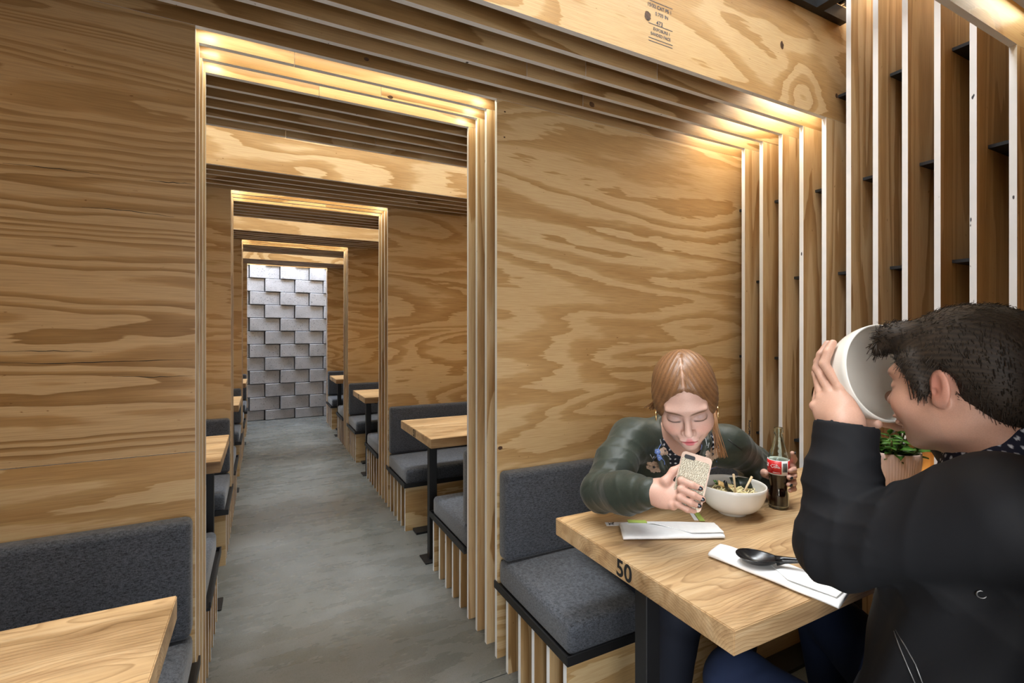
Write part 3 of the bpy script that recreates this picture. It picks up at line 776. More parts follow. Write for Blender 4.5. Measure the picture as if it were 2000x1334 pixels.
# ---- rolled napkins
def napkin(name, c, ang, ln, wd, hh, label, flip=1):
    """a linen napkin folded into a flat packet with a diagonal flap"""
    root = tag(empty(name, (c[0], c[1], T0), (0, 0, ang)), label, 'napkin', 'folded white napkins')
    vs, fs = [], []; n = 28; prof = []
    for k in range(20):
        t = 2 * PI * k / 20; cx_, cz_ = math.cos(t), math.sin(t)
        prof.append((math.copysign(abs(cx_) ** 0.55, cx_) * wd / 2, (math.copysign(abs(cz_) ** 0.7, cz_) * 0.5 + 0.5) * hh))
    for i in range(n + 1):
        x = -ln / 2 + ln * i / n; sc = 1 - 0.10 * (2 * i / n - 1) * flip + 0.012 * math.sin(i * 0.7)
        hs = 1 + 0.10 * math.sin(i * 0.45 + 1) - 0.25 * (abs(2 * i / n - 1) ** 8)
        for (y, z) in prof:
            vs.append((x + (0.010 * y / wd * flip if i in (0, n) else 0), y * sc, z * hs))
    for i in range(n):
        for k in range(20):
            fs.append((i * 20 + k, (i + 1) * 20 + k, (i + 1) * 20 + (k + 1) % 20, i * 20 + (k + 1) % 20))
    fs.append(tuple(range(20))); fs.append(tuple(n * 20 + k for k in range(19, -1, -1)))
    link_mesh('napkin_roll', pydata('napkin', vs, fs), M['linen'], root, smooth=True)
    h = hh + 0.0012
    # the last layer ends in a diagonal fold
    fv = [(-ln * 0.20, wd * 0.46, h * 1.04), (ln * 0.16, -wd * 0.40, h * 1.06), (ln * 0.485, -wd * 0.34, h), (ln * 0.485, wd * 0.38, h), (ln * 0.1, wd * 0.45, h * 1.04)]
    me = pydata('flap', fv + [(x, y, z + 0.0016) for x, y, z in fv], [(0, 1, 2, 3, 4)[::-1], (5, 6, 7, 8, 9), (0, 1, 6, 5), (1, 2, 7, 6), (2, 3, 8, 7), (3, 4, 9, 8), (4, 0, 5, 9)])
    link_mesh('napkin_flap', me, M['linen'], root)
    return root
NAP = [(1.042, 1.033, 0.733), (1.082, 0.747, 0.735)]
napkin('napkin', NAP[0], -0.4748, 0.285, 0.092, 0.015, 'folded white napkin with a paper sleeve tucked in it, nearer the woman', 1)
napkin('napkin', NAP[1], -1.3852, 0.295, 0.092, 0.016, 'folded white napkin with the black spoon lying on it', -1)
# paper sleeves of the chopsticks
def strip(name, a, b, w, mat, parent=None, z=T0, t=0.0008, label=None):
    a = Vector((*a[:2], 0)); b = Vector((*b[:2], 0)); d = (b - a); ln = d.length
    o = link_mesh(name, slab_me(name, ln, w, t, 0.0006), mat, parent, ((a + b) / 2)[:2] + (z,) if False else (((a + b) / 2).x, ((a + b) / 2).y, z), (0, 0, math.atan2(d.y, d.x)))
    return o
s1 = strip('chopstick_sleeve', (0.918, 1.172, 0.726), (1.083, 1.095, 0.726), 0.024, M['paper'])
tag(s1, 'white paper chopstick sleeve with black brush writing, sticking out under the napkin', 'sleeve')
for k, (pts) in enumerate([[(-0.048, 0.006), (-0.044, -0.001), (-0.040, 0.007)], [(-0.049, -0.004), (-0.042, -0.002)], [(-0.045, 0.002), (-0.047, -0.009)], [(-0.036, 0.006), (-0.040, -0.003), (-0.034, -0.009)], [(-0.038, 0.001), (-0.032, 0.002)], [(-0.030, 0.008), (-0.036, 0.006)]]):
    link_mesh('brush_writing', tube_me('bw', [(x - 0.034, y * 1.1, 0.0016) for x, y in pts], 0.0010, 5), M['ink'], s1)
g0 = strip('green_band', (0.989, 1.156, 0.728), (1.039, 1.13, 0.728), 0.022, M['paper_green'], None, T0 + 0.0014); tag(g0, 'lime green paper edge showing above the first napkin', 'paper')
s2 = strip('chopstick_sleeve', (1.277, 1.181, 0.727), (1.193, 1.054, 0.727), 0.016, M['paper_green'], None, T0 + 0.002)
tag(s2, 'lime green paper sleeve lying between the first napkin and the bowl', 'sleeve')
s2b = strip('paper_edge', (1.255, 1.174, 0.726), (1.185, 1.07, 0.726), 0.012, M['paper'], None, T0); tag(s2b, 'white underside of torn sleeve beside the lime green one', 'paper')
s3 = strip('chopstick_sleeve', (1.789, 0.918, 0.727), (1.859, 0.871, 0.727), 0.018, M['paper_green'], None, T0)
tag(s3, 'lime green paper sleeve in the crook of the arm of the man', 'sleeve')
# crumpled straw wrapper
crm = lathe_me('crumple', [(0.0, 0.0), (0.010, 0.001), (0.013, 0.006), (0.008, 0.010), (0.0, 0.012)], 14, lambda k, r, z: 0.35 * math.sin(k * 2.3 + z * 900))
cr = link_mesh('crumpled_wrapper', crm, M['paper'], None, (*(1.962, 0.972, 0.727)[:2], T0)); tag(cr, 'small crumpled white paper wrapper beside the pink plant pot', 'wrapper')
# small crumb specks are left to the wood

# ---- black ladle spoon on the second napkin
sp0 = (1.064, 0.774, 0.752); sp1 = (1.17, 0.646, 0.77)
root = tag(empty('ladle_spoon', (sp0[0], sp0[1], T0 + 0.018), (0, 0, math.atan2(sp1[1] - sp0[1], sp1[0] - sp0[0]))), 'large black melamine spoon lying on the nearer napkin', 'spoon')
vs, fs = [], []; nu, nv = 18, 28
for side in (0, 1):
    for i in range(nu + 1):
        for k in range(nv):
            r = i / nu; t = 2 * PI * k / nv
            x = 0.049 * r * math.cos(t); y = 0.034 * r * math.sin(t) * (1 - 0.22 * math.cos(t))
            z = 0.020 * r ** 2.2 - (0.0022 if side else 0) * 1.0
            vs.append((x, y, z))
q = (nu + 1) * nv
for side in (0, 1):
    for i in range(nu):
        for k in range(nv):
            f = (side * q + i * nv + k, side * q + i * nv + (k + 1) % nv, side * q + (i + 1) * nv + (k + 1) % nv, side * q + (i + 1) * nv + k)
            fs.append(f if side else f[::-1])
for k in range(nv): fs.append((nu * nv + k, nu * nv + (k + 1) % nv, q + nu * nv + (k + 1) % nv, q + nu * nv + k))
link_mesh('spoon_bowl', pydata('sb', vs, fs), M['spoon'], root, smooth=True)
link_mesh('spoon_handle', tube_me('sh', [(0.038, 0, 0.0145), (0.056, 0, 0.019), (0.085, 0, 0.023), (0.18, 0, 0.034)], [0.012, 0.0085, 0.006, 0.0065], 12), M['spoon'], root, smooth=True)

# ---- potted jade plant
PX, PY = 2.040, 0.945
pot = tag(empty('potted_plant', (PX, PY, T0)), 'green jade plant in a ribbed pale pink pot at the wall end of the table', 'plant')
M['pot'] = simple('pale_pink_glaze', (0.62, 0.46, 0.41), 0.45, var=0.02); M['leaf'] = simple('jade_leaf', (0.055, 0.15, 0.022), 0.28, var=0.35, vscale=14)
M['soil'] = simple('dark_soil', (0.03, 0.02, 0.012), 0.95); M['stemm'] = simple('plant_stem', (0.12, 0.14, 0.04), 0.6)
pp = [(0.0, 0.012), (0.052, 0.012), (0.058, 0.016), (0.074, 0.050), (0.082, 0.085), (0.0855, 0.125), (0.086, 0.146), (0.084, 0.149), (0.081, 0.147), (0.079, 0.125), (0.0, 0.125)]
link_mesh('pot', lathe_me('pot', pp, 240, lambda k, r, z: 0.010 * math.cos(k * 2 * PI / 4) if (0.018 < z < 0.142 and r > 0.055) else 0), M['pot'], pot, smooth=True)
link_mesh('saucer', lathe_me('saucer', [(0.0, 0.0), (0.055, 0.0), (0.068, 0.010), (0.066, 0.012), (0.0, 0.0115)], 48), M['pot'], pot, smooth=True)
link_mesh('soil', lathe_me('soil', [(0.0, 0.128), (0.0785, 0.1255)], 30), M['soil'], pot)
def leaf_me():
    vs, fs = [], []; n = 8
    for i in range(n + 1):
        t = i / n; w = 0.5 * math.sin(PI * t ** 0.8) ** 0.8 * 0.62 if 0 < t < 1 else 0.015
        z = -0.25 * t * t
        vs += [(t, -w, z + 0.05), (t, 0, z), (t, w, z + 0.05), (t, 0, z - 0.07)]
    for i in range(n):
        a = i * 4; b = a + 4
        fs += [(a, b, b + 1, a + 1), (a + 1, b + 1, b + 2, a + 2), (a + 2, b + 2, b + 3, a + 3), (a + 3, b + 3, b, a)]
    return pydata('leaf', vs, fs)
lm = leaf_me(); lm.materials.append(M['leaf']); lm.polygons.foreach_set('use_smooth', [True] * len(lm.polygons))
rl = random.Random(11)
for s in range(18):
    a = rl.uniform(0, 2 * PI); r = rl.uniform(0.01, 0.05); h = rl.uniform(0.03, 0.10); lean = rl.uniform(0.2, 0.8)
    b0 = Vector((r * math.cos(a), r * math.sin(a), 0.125)); b1 = b0 + Vector((lean * h * math.cos(a), lean * h * math.sin(a), h))
    st = link_mesh('stem', tube_me('stem', [b0, (b0 + b1) / 2 + Vector((0, 0, .004)), b1], [0.004, 0.0035, 0.003], 6), M['stemm'], pot, smooth=True)
    nl = 9
    for k in range(nl):
        t = 0.15 + 0.85 * k / (nl - 1); p = b0.lerp(b1, t); az = k * 2.4 + s; el = rl.uniform(-0.15, 0.55) + 0.5 * (k == nl - 1)
        o = bpy.data.objects.new('leaf', lm); COL.objects.link(o); o.parent = st
        sc = rl.uniform(0.030, 0.050); o.location = p; o.rotation_euler = (rl.uniform(-.4, .4), -el, az); o.scale = (sc, sc * 1.05, sc)

# ================================================================ PEOPLE: smooth-union distance fields meshed with OpenVDB
class Sdf:
    def __init__(self, vox): self.ops = []; self.vox = vox; self.post = None
    def add(self, fn, lo, hi, k=0.012): self.ops.append((1, fn, np.array(lo), np.array(hi), k)); return self
    def sub(self, fn, lo, hi, k=0.006): self.ops.append((-1, fn, np.array(lo), np.array(hi), k)); return self
    def cap(self, a, b, ra, rb, k=0.015, sign=1):
        a = np.array(a, np.float32); b = np.array(b, np.float32); ba = b - a; L2 = float(ba @ ba) + 1e-12
        def fn(p):
            t = np.clip((p - a) @ ba / L2, 0, 1); return np.linalg.norm(p - a - t[:, None] * ba, axis=1) - (ra + (rb - ra) * t)
        r = max(ra, rb); (self.add if sign > 0 else self.sub)(fn, np.minimum(a, b) - r, np.maximum(a, b) + r, k); return self
    def chain(self, pts, rad, k=0.015):
        for i in range(len(pts) - 1): self.cap(pts[i], pts[i + 1], rad[i], rad[i + 1], k)
        return self
    def ell(self, c, r, R=None, k=0.012, sign=1):
        c = np.array(c, np.float32); r = np.array(r, np.float32); R = np.eye(3, dtype=np.float32) if R is None else np.array(R, np.float32)
        def fn(p):
            q = (p - c) @ R; k0 = np.linalg.norm(q / r, axis=1); k1 = np.linalg.norm(q / (r * r), axis=1) + 1e-9
            return k0 * (k0 - 1) / k1
        m = float(r.max()); (self.add if sign > 0 else self.sub)(fn, c - m, c + m, k); return self
    def rbox(self, c, h, rr, R=None, k=0.01, sign=1):
        c = np.array(c, np.float32); h = np.array(h, np.float32); R = np.eye(3, dtype=np.float32) if R is None else np.array(R, np.float32)
        def fn(p):
            q = np.abs((p - c) @ R) - (h - rr)
            return np.linalg.norm(np.maximum(q, 0), axis=1) + np.minimum(q.max(axis=1), 0) - rr
        m = float(np.linalg.norm(h)); (self.add if sign > 0 else self.sub)(fn, c - m, c + m, k); return self
    def mesh(self, name):
        v = self.vox; T = 40; bg = 3 * v
        lo = np.min([o[2] for o in self.ops if o[0] > 0], axis=0) - 0.03; hi = np.max([o[3] for o in self.ops if o[0] > 0], axis=0) + 0.03
        n = np.ceil((hi - lo) / v / T).astype(int); g = vdb.FloatGrid(bg)
        ax = np.arange(T, dtype=np.float32) * v
        base = np.stack(np.meshgrid(ax, ax, ax, indexing='ij'), -1).reshape(-1, 3)
        for i in range(n[0]):
            for j in range(n[1]):
                for k in range(n[2]):
                    o = lo + np.array([i, j, k]) * T * v; e = o + T * v
                    ops = [q for q in self.ops if np.all(q[2] - q[4] - 0.02 < e) and np.all(q[3] + q[4] + 0.02 > o)]
                    if not any(q[0] > 0 for q in ops): continue
                    p = base + o.astype(np.float32); F = np.full(len(p), 0.2, np.float32)
                    for s, fn, _, _, kk in ops:
                        d = fn(p)
                        if s > 0:
                            h = np.maximum(kk - np.abs(F - d), 0) / kk; F = np.minimum(F, d) - h * h * kk * 0.25
                        else:
                            d = -d; h = np.maximum(kk - np.abs(F - d), 0) / kk; F = np.maximum(F, d) + h * h * kk * 0.25
                    if self.post is not None:
                        mk = np.abs(F) < 0.016
                        if mk.any(): F[mk] = self.post(p[mk], F[mk])
                    F = np.clip(F, -bg, bg).astype(np.float32)
                    if F.min() >= bg: continue
                    g.copyFromArray(F.reshape(T, T, T), ijk=(i * T, j * T, k * T), tolerance=0)
        pts, quads = g.convertToQuads(0.0)
        me = bpy.data.meshes.new(name); me.vertices.add(len(pts)); P_ = (pts * v + lo).astype(np.float32)
        me.vertices.foreach_set('co', P_.ravel()); nq = len(quads)
        me.loops.add(nq * 4); me.loops.foreach_set('vertex_index', quads[:, ::-1].astype(np.int32).ravel())
        me.polygons.add(nq); me.polygons.foreach_set('loop_start', np.arange(nq, dtype=np.int32) * 4)
        me.update(calc_edges=True); me.validate()
        me.polygons.foreach_set('use_smooth', [True] * nq)
        return me, P_
def tint(me, cols):
    a = me.color_attributes.new('tint', 'FLOAT_COLOR', 'POINT')
    c = np.ones((len(cols), 4), np.float32); c[:, :3] = cols; a.data.foreach_set('color', c.ravel())
def fbm(p, f, seed, n=7):
    r = np.random.RandomState(seed); out = np.zeros(len(p), np.float32)
    for i in range(n):
        d = r.randn(3); d /= np.linalg.norm(d); k = f * (0.7 + 0.9 * r.rand()); d2 = r.randn(3) * f * 0.5
        out += np.sin(p @ (d * k).astype(np.float32) + r.rand() * 6 + 1.6 * np.sin(p @ d2.astype(np.float32) + r.rand() * 6)) / n
    return out
def unit(v): v = np.array(v, float); return v / np.linalg.norm(v)
def frame(fwd, roll=0.0):
    """columns: local x (to the person's right), y (forward), z (up)"""
    f = unit(fwd); r = unit(np.cross(f, [0, 0, 1])); u = np.cross(r, f)
    c, s = math.cos(roll), math.sin(roll)
    return np.stack([r * c + u * s, f, u * c - r * s], axis=1)
class Loc:
    """adds primitives given in a local frame (scaled) to a world-space field"""
    def __init__(self, S_, c, R, s=1.0): self.S = S_; self.c = np.array(c, float); self.R = R; self.s = s
    def w(self, p): return self.c + self.R @ (np.array(p, float) * self.s)
    def cap(self, a, b, ra, rb, k=0.012, sign=1): self.S.cap(self.w(a), self.w(b), ra * self.s, rb * self.s, k * self.s, sign)
    def ell(self, c, r, k=0.012, sign=1, rot=None):
        R = self.R if rot is None else self.R @ rot
        self.S.ell(self.w(c), np.array(r) * self.s, R, k * self.s, sign)
    def loc(self, P_): return ((P_ - self.c) @ self.R) / self.s
def sm(a, b, x): t = np.clip((x - a) / (b - a), 0, 1); return t * t * (3 - 2 * t)
def gauss(q, c, r): return np.exp(-(((q - np.array(c)) / np.array(r)) ** 2).sum(axis=1))

def add_head(H, male):
    e = H.ell; c = H.cap
    e((0, -0.015, 0.035), (0.074, 0.094, 0.083), 0.02)
    e((0, 0.030, -0.015), (0.063, 0.062, 0.088) if male else (0.060, 0.060, 0.086), 0.03)
    e((0, 0.034, -0.070), (0.050, 0.050, 0.036) if male else (0.047, 0.047, 0.036), 0.03)
    e((0, 0.070, -0.098), (0.022, 0.018, 0.015) if male else (0.017, 0.016, 0.014), 0.025)
    for s in (-1, 1):
        e((s * 0.036, 0.060, -0.030), (0.028, 0.028, 0.028), 0.02)
        e((s * 0.045, 0.000, -0.062), (0.020, 0.030, 0.026), 0.03)            # jaw angle
    e((0, 0.078, 0.028), (0.050, 0.016, 0.012 if male else 0.009), 0.02)
    for s in (-1, 1):
        e((s * 0.031, 0.108, 0.005), (0.018, 0.016, 0.012), 0.014, -1)
        e((s * 0.031, 0.0735, 0.002), (0.0170, 0.0155, 0.0120), 0.004)          # closed lid over the eye
        c((s * 0.018, 0.0885, -0.003), (s * 0.046, 0.0800, -0.003), 0.0022, 0.0016, 0.003)   # lash line
    c((0, 0.088, 0.014), (0, 0.1085, -0.024), 0.0065, 0.0095, 0.010)
    e((0, 0.110, -0.028), (0.0095, 0.0095, 0.0085), 0.006)
    for s in (-1, 1):
        e((s * 0.0115, 0.0995, -0.032), (0.0072, 0.0090, 0.0066), 0.005)
        e((s * 0.0060, 0.1040, -0.0395), (0.0030, 0.0042, 0.0030), 0.002, -1)
    e((0, 0.088, -0.052), (0.026, 0.014, 0.016), 0.012)
    e((0, 0.0975, -0.0550), (0.0255, 0.0092, 0.0056), 0.004)
    e((0, 0.0960, -0.0670), (0.0215, 0.0098, 0.0074), 0.004)
    e((0, 0.1080, -0.0605), (0.0220, 0.0110, 0.0022), 0.002, -1)
    for s in (-1, 1):                                                          # ears
        rot = np.array([[math.cos(s * 0.35), -math.sin(s * 0.35), 0], [math.sin(s * 0.35), math.cos(s * 0.35), 0], [0, 0, 1]])
        e((s * 0.0775, -0.012, -0.002), (0.0065, 0.0175, 0.0300), 0.006, 1, rot)
        e((s * 0.0740, -0.006, -0.024), (0.0060, 0.0100, 0.0110), 0.006)
        e((s * 0.0850, -0.010, 0.004), (0.0050, 0.0100, 0.0190), 0.003, -1, rot)
        e((s * 0.0840, -0.003, -0.008), (0.0080, 0.0060, 0.0065), 0.003, -1)
def face_tint(q, male):
    base = np.array([0.52, 0.295, 0.21]) if male else np.array([0.56, 0.355, 0.285])
    col = np.tile(base, (len(q), 1)).astype(np.float32)
    def blend(c, m): col[:] = col * (1 - m[:, None]) + np.array(c) * m[:, None]
    for s in (-1, 1):
        blend((0.62, 0.26, 0.19), 0.45 * gauss(q, (s * 0.040, 0.07, -0.030), (0.020, 0.05, 0.018)))
        blend((0.58, 0.20, 0.15), 0.65 * gauss(q, (s * 0.080, -0.010, 0.0), (0.012, 0.024, 0.034)))
        if not male:
            blend((0.30, 0.21, 0.20), 0.6 * gauss(q, (s * 0.031, 0.09, 0.009), (0.021, 0.03, 0.009)))
        # brow: thin arched stroke
        bx = (np.abs(q[:, 0]) - 0.030) / 0.020; by = q[:, 2] - (0.0245 + 0.004 * (np.abs(q[:, 0]) - 0.012) / 0.03 - 0.004 * bx * bx)
        m = np.exp(-bx ** 6) * np.exp(-(by / (0.0036 if male else 0.0027)) ** 2) * (q[:, 1] > 0.05)
        blend((0.07, 0.035, 0.02) if male else (0.13, 0.065, 0.035), 0.9 * m)
        lx = (np.abs(q[:, 0]) - 0.032) / 0.0165; ly = q[:, 2] - (-0.0045 + 0.0035 * lx * lx)
        m = np.exp(-lx ** 6) * np.exp(-(ly / 0.0024) ** 2) * (q[:, 1] > 0.06)
        blend((0.03, 0.018, 0.015), 0.8 * m)
    m = np.exp(-(q[:, 0] / 0.0245) ** 6) * np.exp(-((q[:, 2] + 0.0612) / np.maximum(0.0030, 0.0125 - 3.0 * np.clip(np.abs(q[:, 0]) - .004, 0, 1) ** 1.2)) ** 4) * (q[:, 1] > 0.08)
    blend((0.46, 0.055, 0.075) if not male else (0.44, 0.17, 0.13), 0.85 * m)
    blend((0.10, 0.02, 0.02), 0.9 * np.exp(-(q[:, 0] / 0.019) ** 6) * np.exp(-((q[:, 2] + 0.0605) / 0.0018) ** 2) * (q[:, 1] > 0.085))
    if male:
        m = sm(-0.035, -0.06, q[:, 2]) * (q[:, 1] > 0.0) * (q[:, 2] > -0.13)
        blend((0.42, 0.27, 0.21), 0.30 * m)
    return col

def add_hand(S_, wrist, fwd, palm_n, fingers, thumb, s=1.0, k=0.006, size=1.0):
    """fwd: wrist->knuckles, palm_n: out of the back of the hand. fingers: per finger lists of world points from the knuckle on"""
    f = unit(fwd); n = unit(np.array(palm_n) - f * np.dot(palm_n, f)); w = np.cross(f, n) * s
    R = np.stack([w, f, n], axis=1); z = size
    wr = np.array(wrist)
    S_.ell(wr + f * 0.045 * z, (0.038 * z, 0.050 * z, 0.0165 * z), R, 0.012)
    S_.ell(wr + f * 0.030 * z + w * 0.016 * z - n * 0.008 * z, (0.018 * z, 0.032 * z, 0.015 * z), R, 0.012)
    S_.cap(wr - f * 0.008, wr + f * 0.02, 0.0255 * z, 0.026 * z, 0.02)
    for i, fp in enumerate(fingers):
        root = wr + f * (0.080, 0.084, 0.080, 0.072)[i] * z + w * (0.028, 0.0095, -0.009, -0.026)[i] * z
        pts = [wr + f * 0.05 * z + w * (0.020, 0.007, -0.007, -0.018)[i] * z, root] + [np.array(q_) for q_ in fp]
        r0 = (0.0095, 0.0098, 0.0092, 0.0080)[i] * z
        S_.chain(pts, [r0 * 1.05, r0, r0 * 0.95, r0 * 0.88, r0 * 0.78][:len(pts)] + [r0 * 0.72] * max(0, len(pts) - 5), 0.004)
        S_.ell(pts[1] + n * 0.002, (0.0095 * z,) * 3, None, 0.006)
    tp = [wr + f * 0.012 * z + w * 0.020 * z] + [np.array(q_) for q_ in thumb]
    S_.chain(tp, [0.0150 * z, 0.0115 * z, 0.0098 * z, 0.0085 * z][:len(tp)], 0.008)
SKINW = (0.55, 0.325, 0.25); SKINM = (0.52, 0.305, 0.22)

# ---------------------------------------------------------------- the woman
woman = tag(empty('person', (1.25, 1.50, 0.0)), 'woman with auburn tied-back hair in an embroidered olive bomber jacket looking at her phone', 'person')
def childof(o, root): o.parent = root; o.location = -Vector(root.location); return o
HC = (1.0822, 1.0182, 1.1094); HS = 1.06
yaw = math.atan2(-HC[1], -HC[0]) + math.radians(4)
pit = math.radians(-30)
HR = frame((math.cos(yaw) * math.cos(pit), math.sin(yaw) * math.cos(pit), math.sin(pit)), roll=math.radians(-7))
sb = Sdf(0.0022); Hd = Loc(sb, HC, HR, HS); add_head(Hd, False)
neck0 = Hd.w((0, -0.020, -0.050)); neckb = np.array((1.2293, 1.1675, 0.961))
sb.cap(neck0, neckb, 0.052, 0.056, 0.025)
shR = np.array((1.087, 1.2405, 0.9509)); shL = np.array((1.4167, 1.1387, 0.9204))
chest = (shR + shL) / 2 + np.array([0.02, 0.11, -0.13]); pelvis = np.array([1.30, 1.53, 0.50])
elR = np.array((0.9079, 1.1863, 0.8184)); wrR = np.array((0.8985, 0.9664, 0.8866))
elL = np.array((1.5778, 1.1684, 0.829)); wrL = np.array((1.5347, 1.0557, 0.7628))
sb.cap(shR, shL, 0.045, 0.045, 0.05); sb.cap(neckb, chest, 0.058, 0.106, 0.05); sb.cap(chest, pelvis, 0.115, 0.125, 0.05)
sb.chain([shR, elR, wrR], [0.045, 0.036, 0.026]); sb.chain([shL, elL, wrL], [0.045, 0.036, 0.026])
# legs
kn = [np.array((1.12, 1.07, 0.475)), np.array((1.36, 1.04, 0.48))]
for s, K in ((-1, kn[0]), (1, kn[1])):
    hip = pelvis + np.array([s * 0.09, -0.03, 0.0]); ft = K + np.array([0.0, 0.05, -0.42])
    sb.chain([hip, K, ft], [0.080, 0.056, 0.036], 0.03); sb.cap(ft, ft + np.array([0, -0.14, -0.025]), 0.032, 0.026)
# right hand: holds the phone from its left edge, fingers across the back
PH = np.array((0.9528, 0.8766, 0.9301))
ph_n = unit(np.array([0, 0, 0.30]) + unit(np.array([-PH[0], -PH[1], 0.0])))      # back of the phone faces away from her, towards the camera
ph_u = unit(np.array([0, 0, 1.0]) - ph_n * ph_n[2]); ph_r = np.cross(ph_u, ph_n)
c_, s_ = math.cos(math.radians(13)), math.sin(math.radians(13))
ph_u, ph_r = ph_u * c_ - ph_r * s_ * -1, ph_r * c_ - ph_u * s_
ph_r = unit(ph_r - ph_u * np.dot(ph_r, ph_u))
def ph(x, y, z): return PH + ph_r * x + ph_u * y + ph_n * z
if np.dot(ph_r, [0.8896, -0.4566, 0]) < 0: ph_r = -ph_r
hf = unit(ph(-0.02, -0.045, 0.0) - wrR)
add_hand(sb, wrR, hf, ph_n + np.array([0, 0, 0.35]),
         [[ph(-0.022, -0.006, 0.020), ph(0.004, -0.008, 0.021), ph(0.024, -0.010, 0.015)],
          [ph(-0.018, -0.026, 0.022), ph(0.012, -0.030, 0.022), ph(0.034, -0.033, 0.014)],
          [ph(-0.016, -0.046, 0.022), ph(0.010, -0.050, 0.020), ph(0.030, -0.050, 0.012)],
          [ph(-0.018, -0.064, 0.016), ph(0.006, -0.068, 0.014), ph(0.022, -0.066, 0.004)]],
         [ph(-0.058, -0.020, -0.006), ph(-0.046, 0.010, -0.012), ph(-0.030, 0.028, -0.013)], s=-1 if np.dot(np.cross(hf, ph_n), ph_u) < 0 else 1)
# left hand round the bottle
bc = np.array([BOT[0], BOT[1], 0.0]); vd = unit(np.array([BOT[0], BOT[1], 0.0])); rt = np.array([vd[1], -vd[0], 0.0])
def bp_(ang, z, r): a = math.radians(ang); return bc + (rt * math.sin(a) - vd * math.cos(a)) * r + np.array([0, 0, z])   # ang 0 faces the camera, 90 is to the right
wl_ = bp_(190, 0.800, 0.085); palm = bp_(150, 0.815, 0.050)
sb.chain([wrL, wl_], [0.027, 0.026]); sb.ell((wl_ + palm) / 2, (0.040, 0.034, 0.036), None, 0.02)
for z, a0, a1, r in ((0.858, 120, 62, 0.0088), (0.838, 120, 52, 0.0092), (0.815, 120, 50, 0.0088), (0.795, 120, 58, 0.0078)):
    sb.chain([bp_(150, (z + 0.82) / 2, 0.050), bp_(a0, z, 0.049), bp_((a0 + a1) / 2, z - 0.002, 0.044), bp_(a1, z - 0.004, 0.0385)], [r * 1.15, r * 1.05, r, r * 0.85], 0.004)
sb.chain([bp_(185, 0.80, 0.06), bp_(-120, 0.825, 0.048), bp_(-85, 0.835, 0.0415), bp_(-66, 0.838, 0.040)], [0.014, 0.012, 0.0105, 0.009], 0.008)
sb.chain([bp_(140, 0.85, 0.052), bp_(115, 0.885, 0.050), bp_(92, 0.908, 0.040)], [0.0095, 0.0085, 0.0072], 0.006)
me, PP = sb.mesh('woman_body')
q = Hd.loc(PP); onhead = (np.abs(q) < np.array([0.12, 0.14, 0.14])).all(axis=1)
col = np.tile(np.array(SKINW, np.float32), (len(PP), 1)); col[onhead] = face_tint(q[onhead], False)
body = childof(link_mesh('body', me, M['skin'], None), woman); tint(me, col)
# nails
nailm = simple('dark_nail_polish', (0.015, 0.02, 0.025), 0.12)
def nail(p, n, d, parent):
    n = unit(n); d = unit(d - n * np.dot(d, n)); R = Matrix(np.stack([np.cross(d, n), d, n], axis=1).tolist())
    bm = bmesh.new(); bmesh.ops.create_icosphere(bm, subdivisions=2, radius=1.0); bmesh.ops.scale(bm, vec=(0.0055, 0.0080, 0.0024), verts=bm.verts)
    bmesh.ops.transform(bm, matrix=Matrix.Translation(Vector(p)) @ R.to_4x4(), verts=bm.verts)
    childof(link_mesh('fingernail', bmesh_to('nail', bm), nailm, None, smooth=True), parent)
for x, y, z in ((0.022, -0.010, 0.0215), (0.032, -0.033, 0.0205), (0.028, -0.050, 0.0185)):
    nail(ph(x, y, z), ph_n, ph_r, woman)
for a, z in ((52, 0.834), (50, 0.811), (92, 0.910)):
    nail(bp_(a, z, 0.0475), rt * math.sin(math.radians(a)) - vd * math.cos(math.radians(a)), -rt, woman)
ring = [tuple(bp_(118, 0.836, 0.049) + np.array([0, 0, 0])), ]
rc = bp_(118, 0.836, 0.0495); childof(link_mesh('ring', tube_me('ring', [tuple(rc + 0.0115 * (math.cos(t) * np.array([0, 0, 1]) + math.sin(t) * unit(rc - bc - np.array([0, 0, rc[2]])))) for t in np.linspace(0, 2 * PI, 20)[:-1]], 0.0011, 6, True), M['gold'], None, smooth=True), woman)

# shirt
navy = (0.012, 0.013, 0.020)
ss = Sdf(0.003)
ss.cap(neckb + np.array([0, 0.0, -0.01]), chest, 0.066, 0.115, 0.05); ss.cap(chest, pelvis, 0.125, 0.135, 0.05); ss.cap(shR, shL, 0.055, 0.055, 0.05)
toc = unit(np.array([-1.0, -0.85, 0.0])); rgt = np.array([toc[1], -toc[0], 0.0]) * -1     # rgt: image right
vtop = neckb + toc * 0.075 + np.array([0, 0, 0.02]); 
ss.cap(neckb + toc * 0.02, neckb + np.array([0, 0, 0.12]) + toc * 0.0, 0.060, 0.085, 0.01, -1)
ss.cap(neckb + toc * 0.085 + np.array([0, 0, 0.03]), neckb + toc * 0.155 + np.array([0, 0, -0.095]), 0.046, 0.010, 0.006, -1)
me, PP = ss.mesh('shirt'); 
gx = np.stack([PP @ rgt, PP[:, 2]], 1) / 0.016; gi = np.round(gx); dd = np.linalg.norm((gx - gi) + 0.0, axis=1)
cs = np.tile(np.array(navy, np.float32), (len(PP), 1)); cs[(dd < 0.17)] = (0.55, 0.55, 0.58)
childof(link_mesh('polka_dot_shirt', me, M['cloth'], None), woman); tint(me, cs)

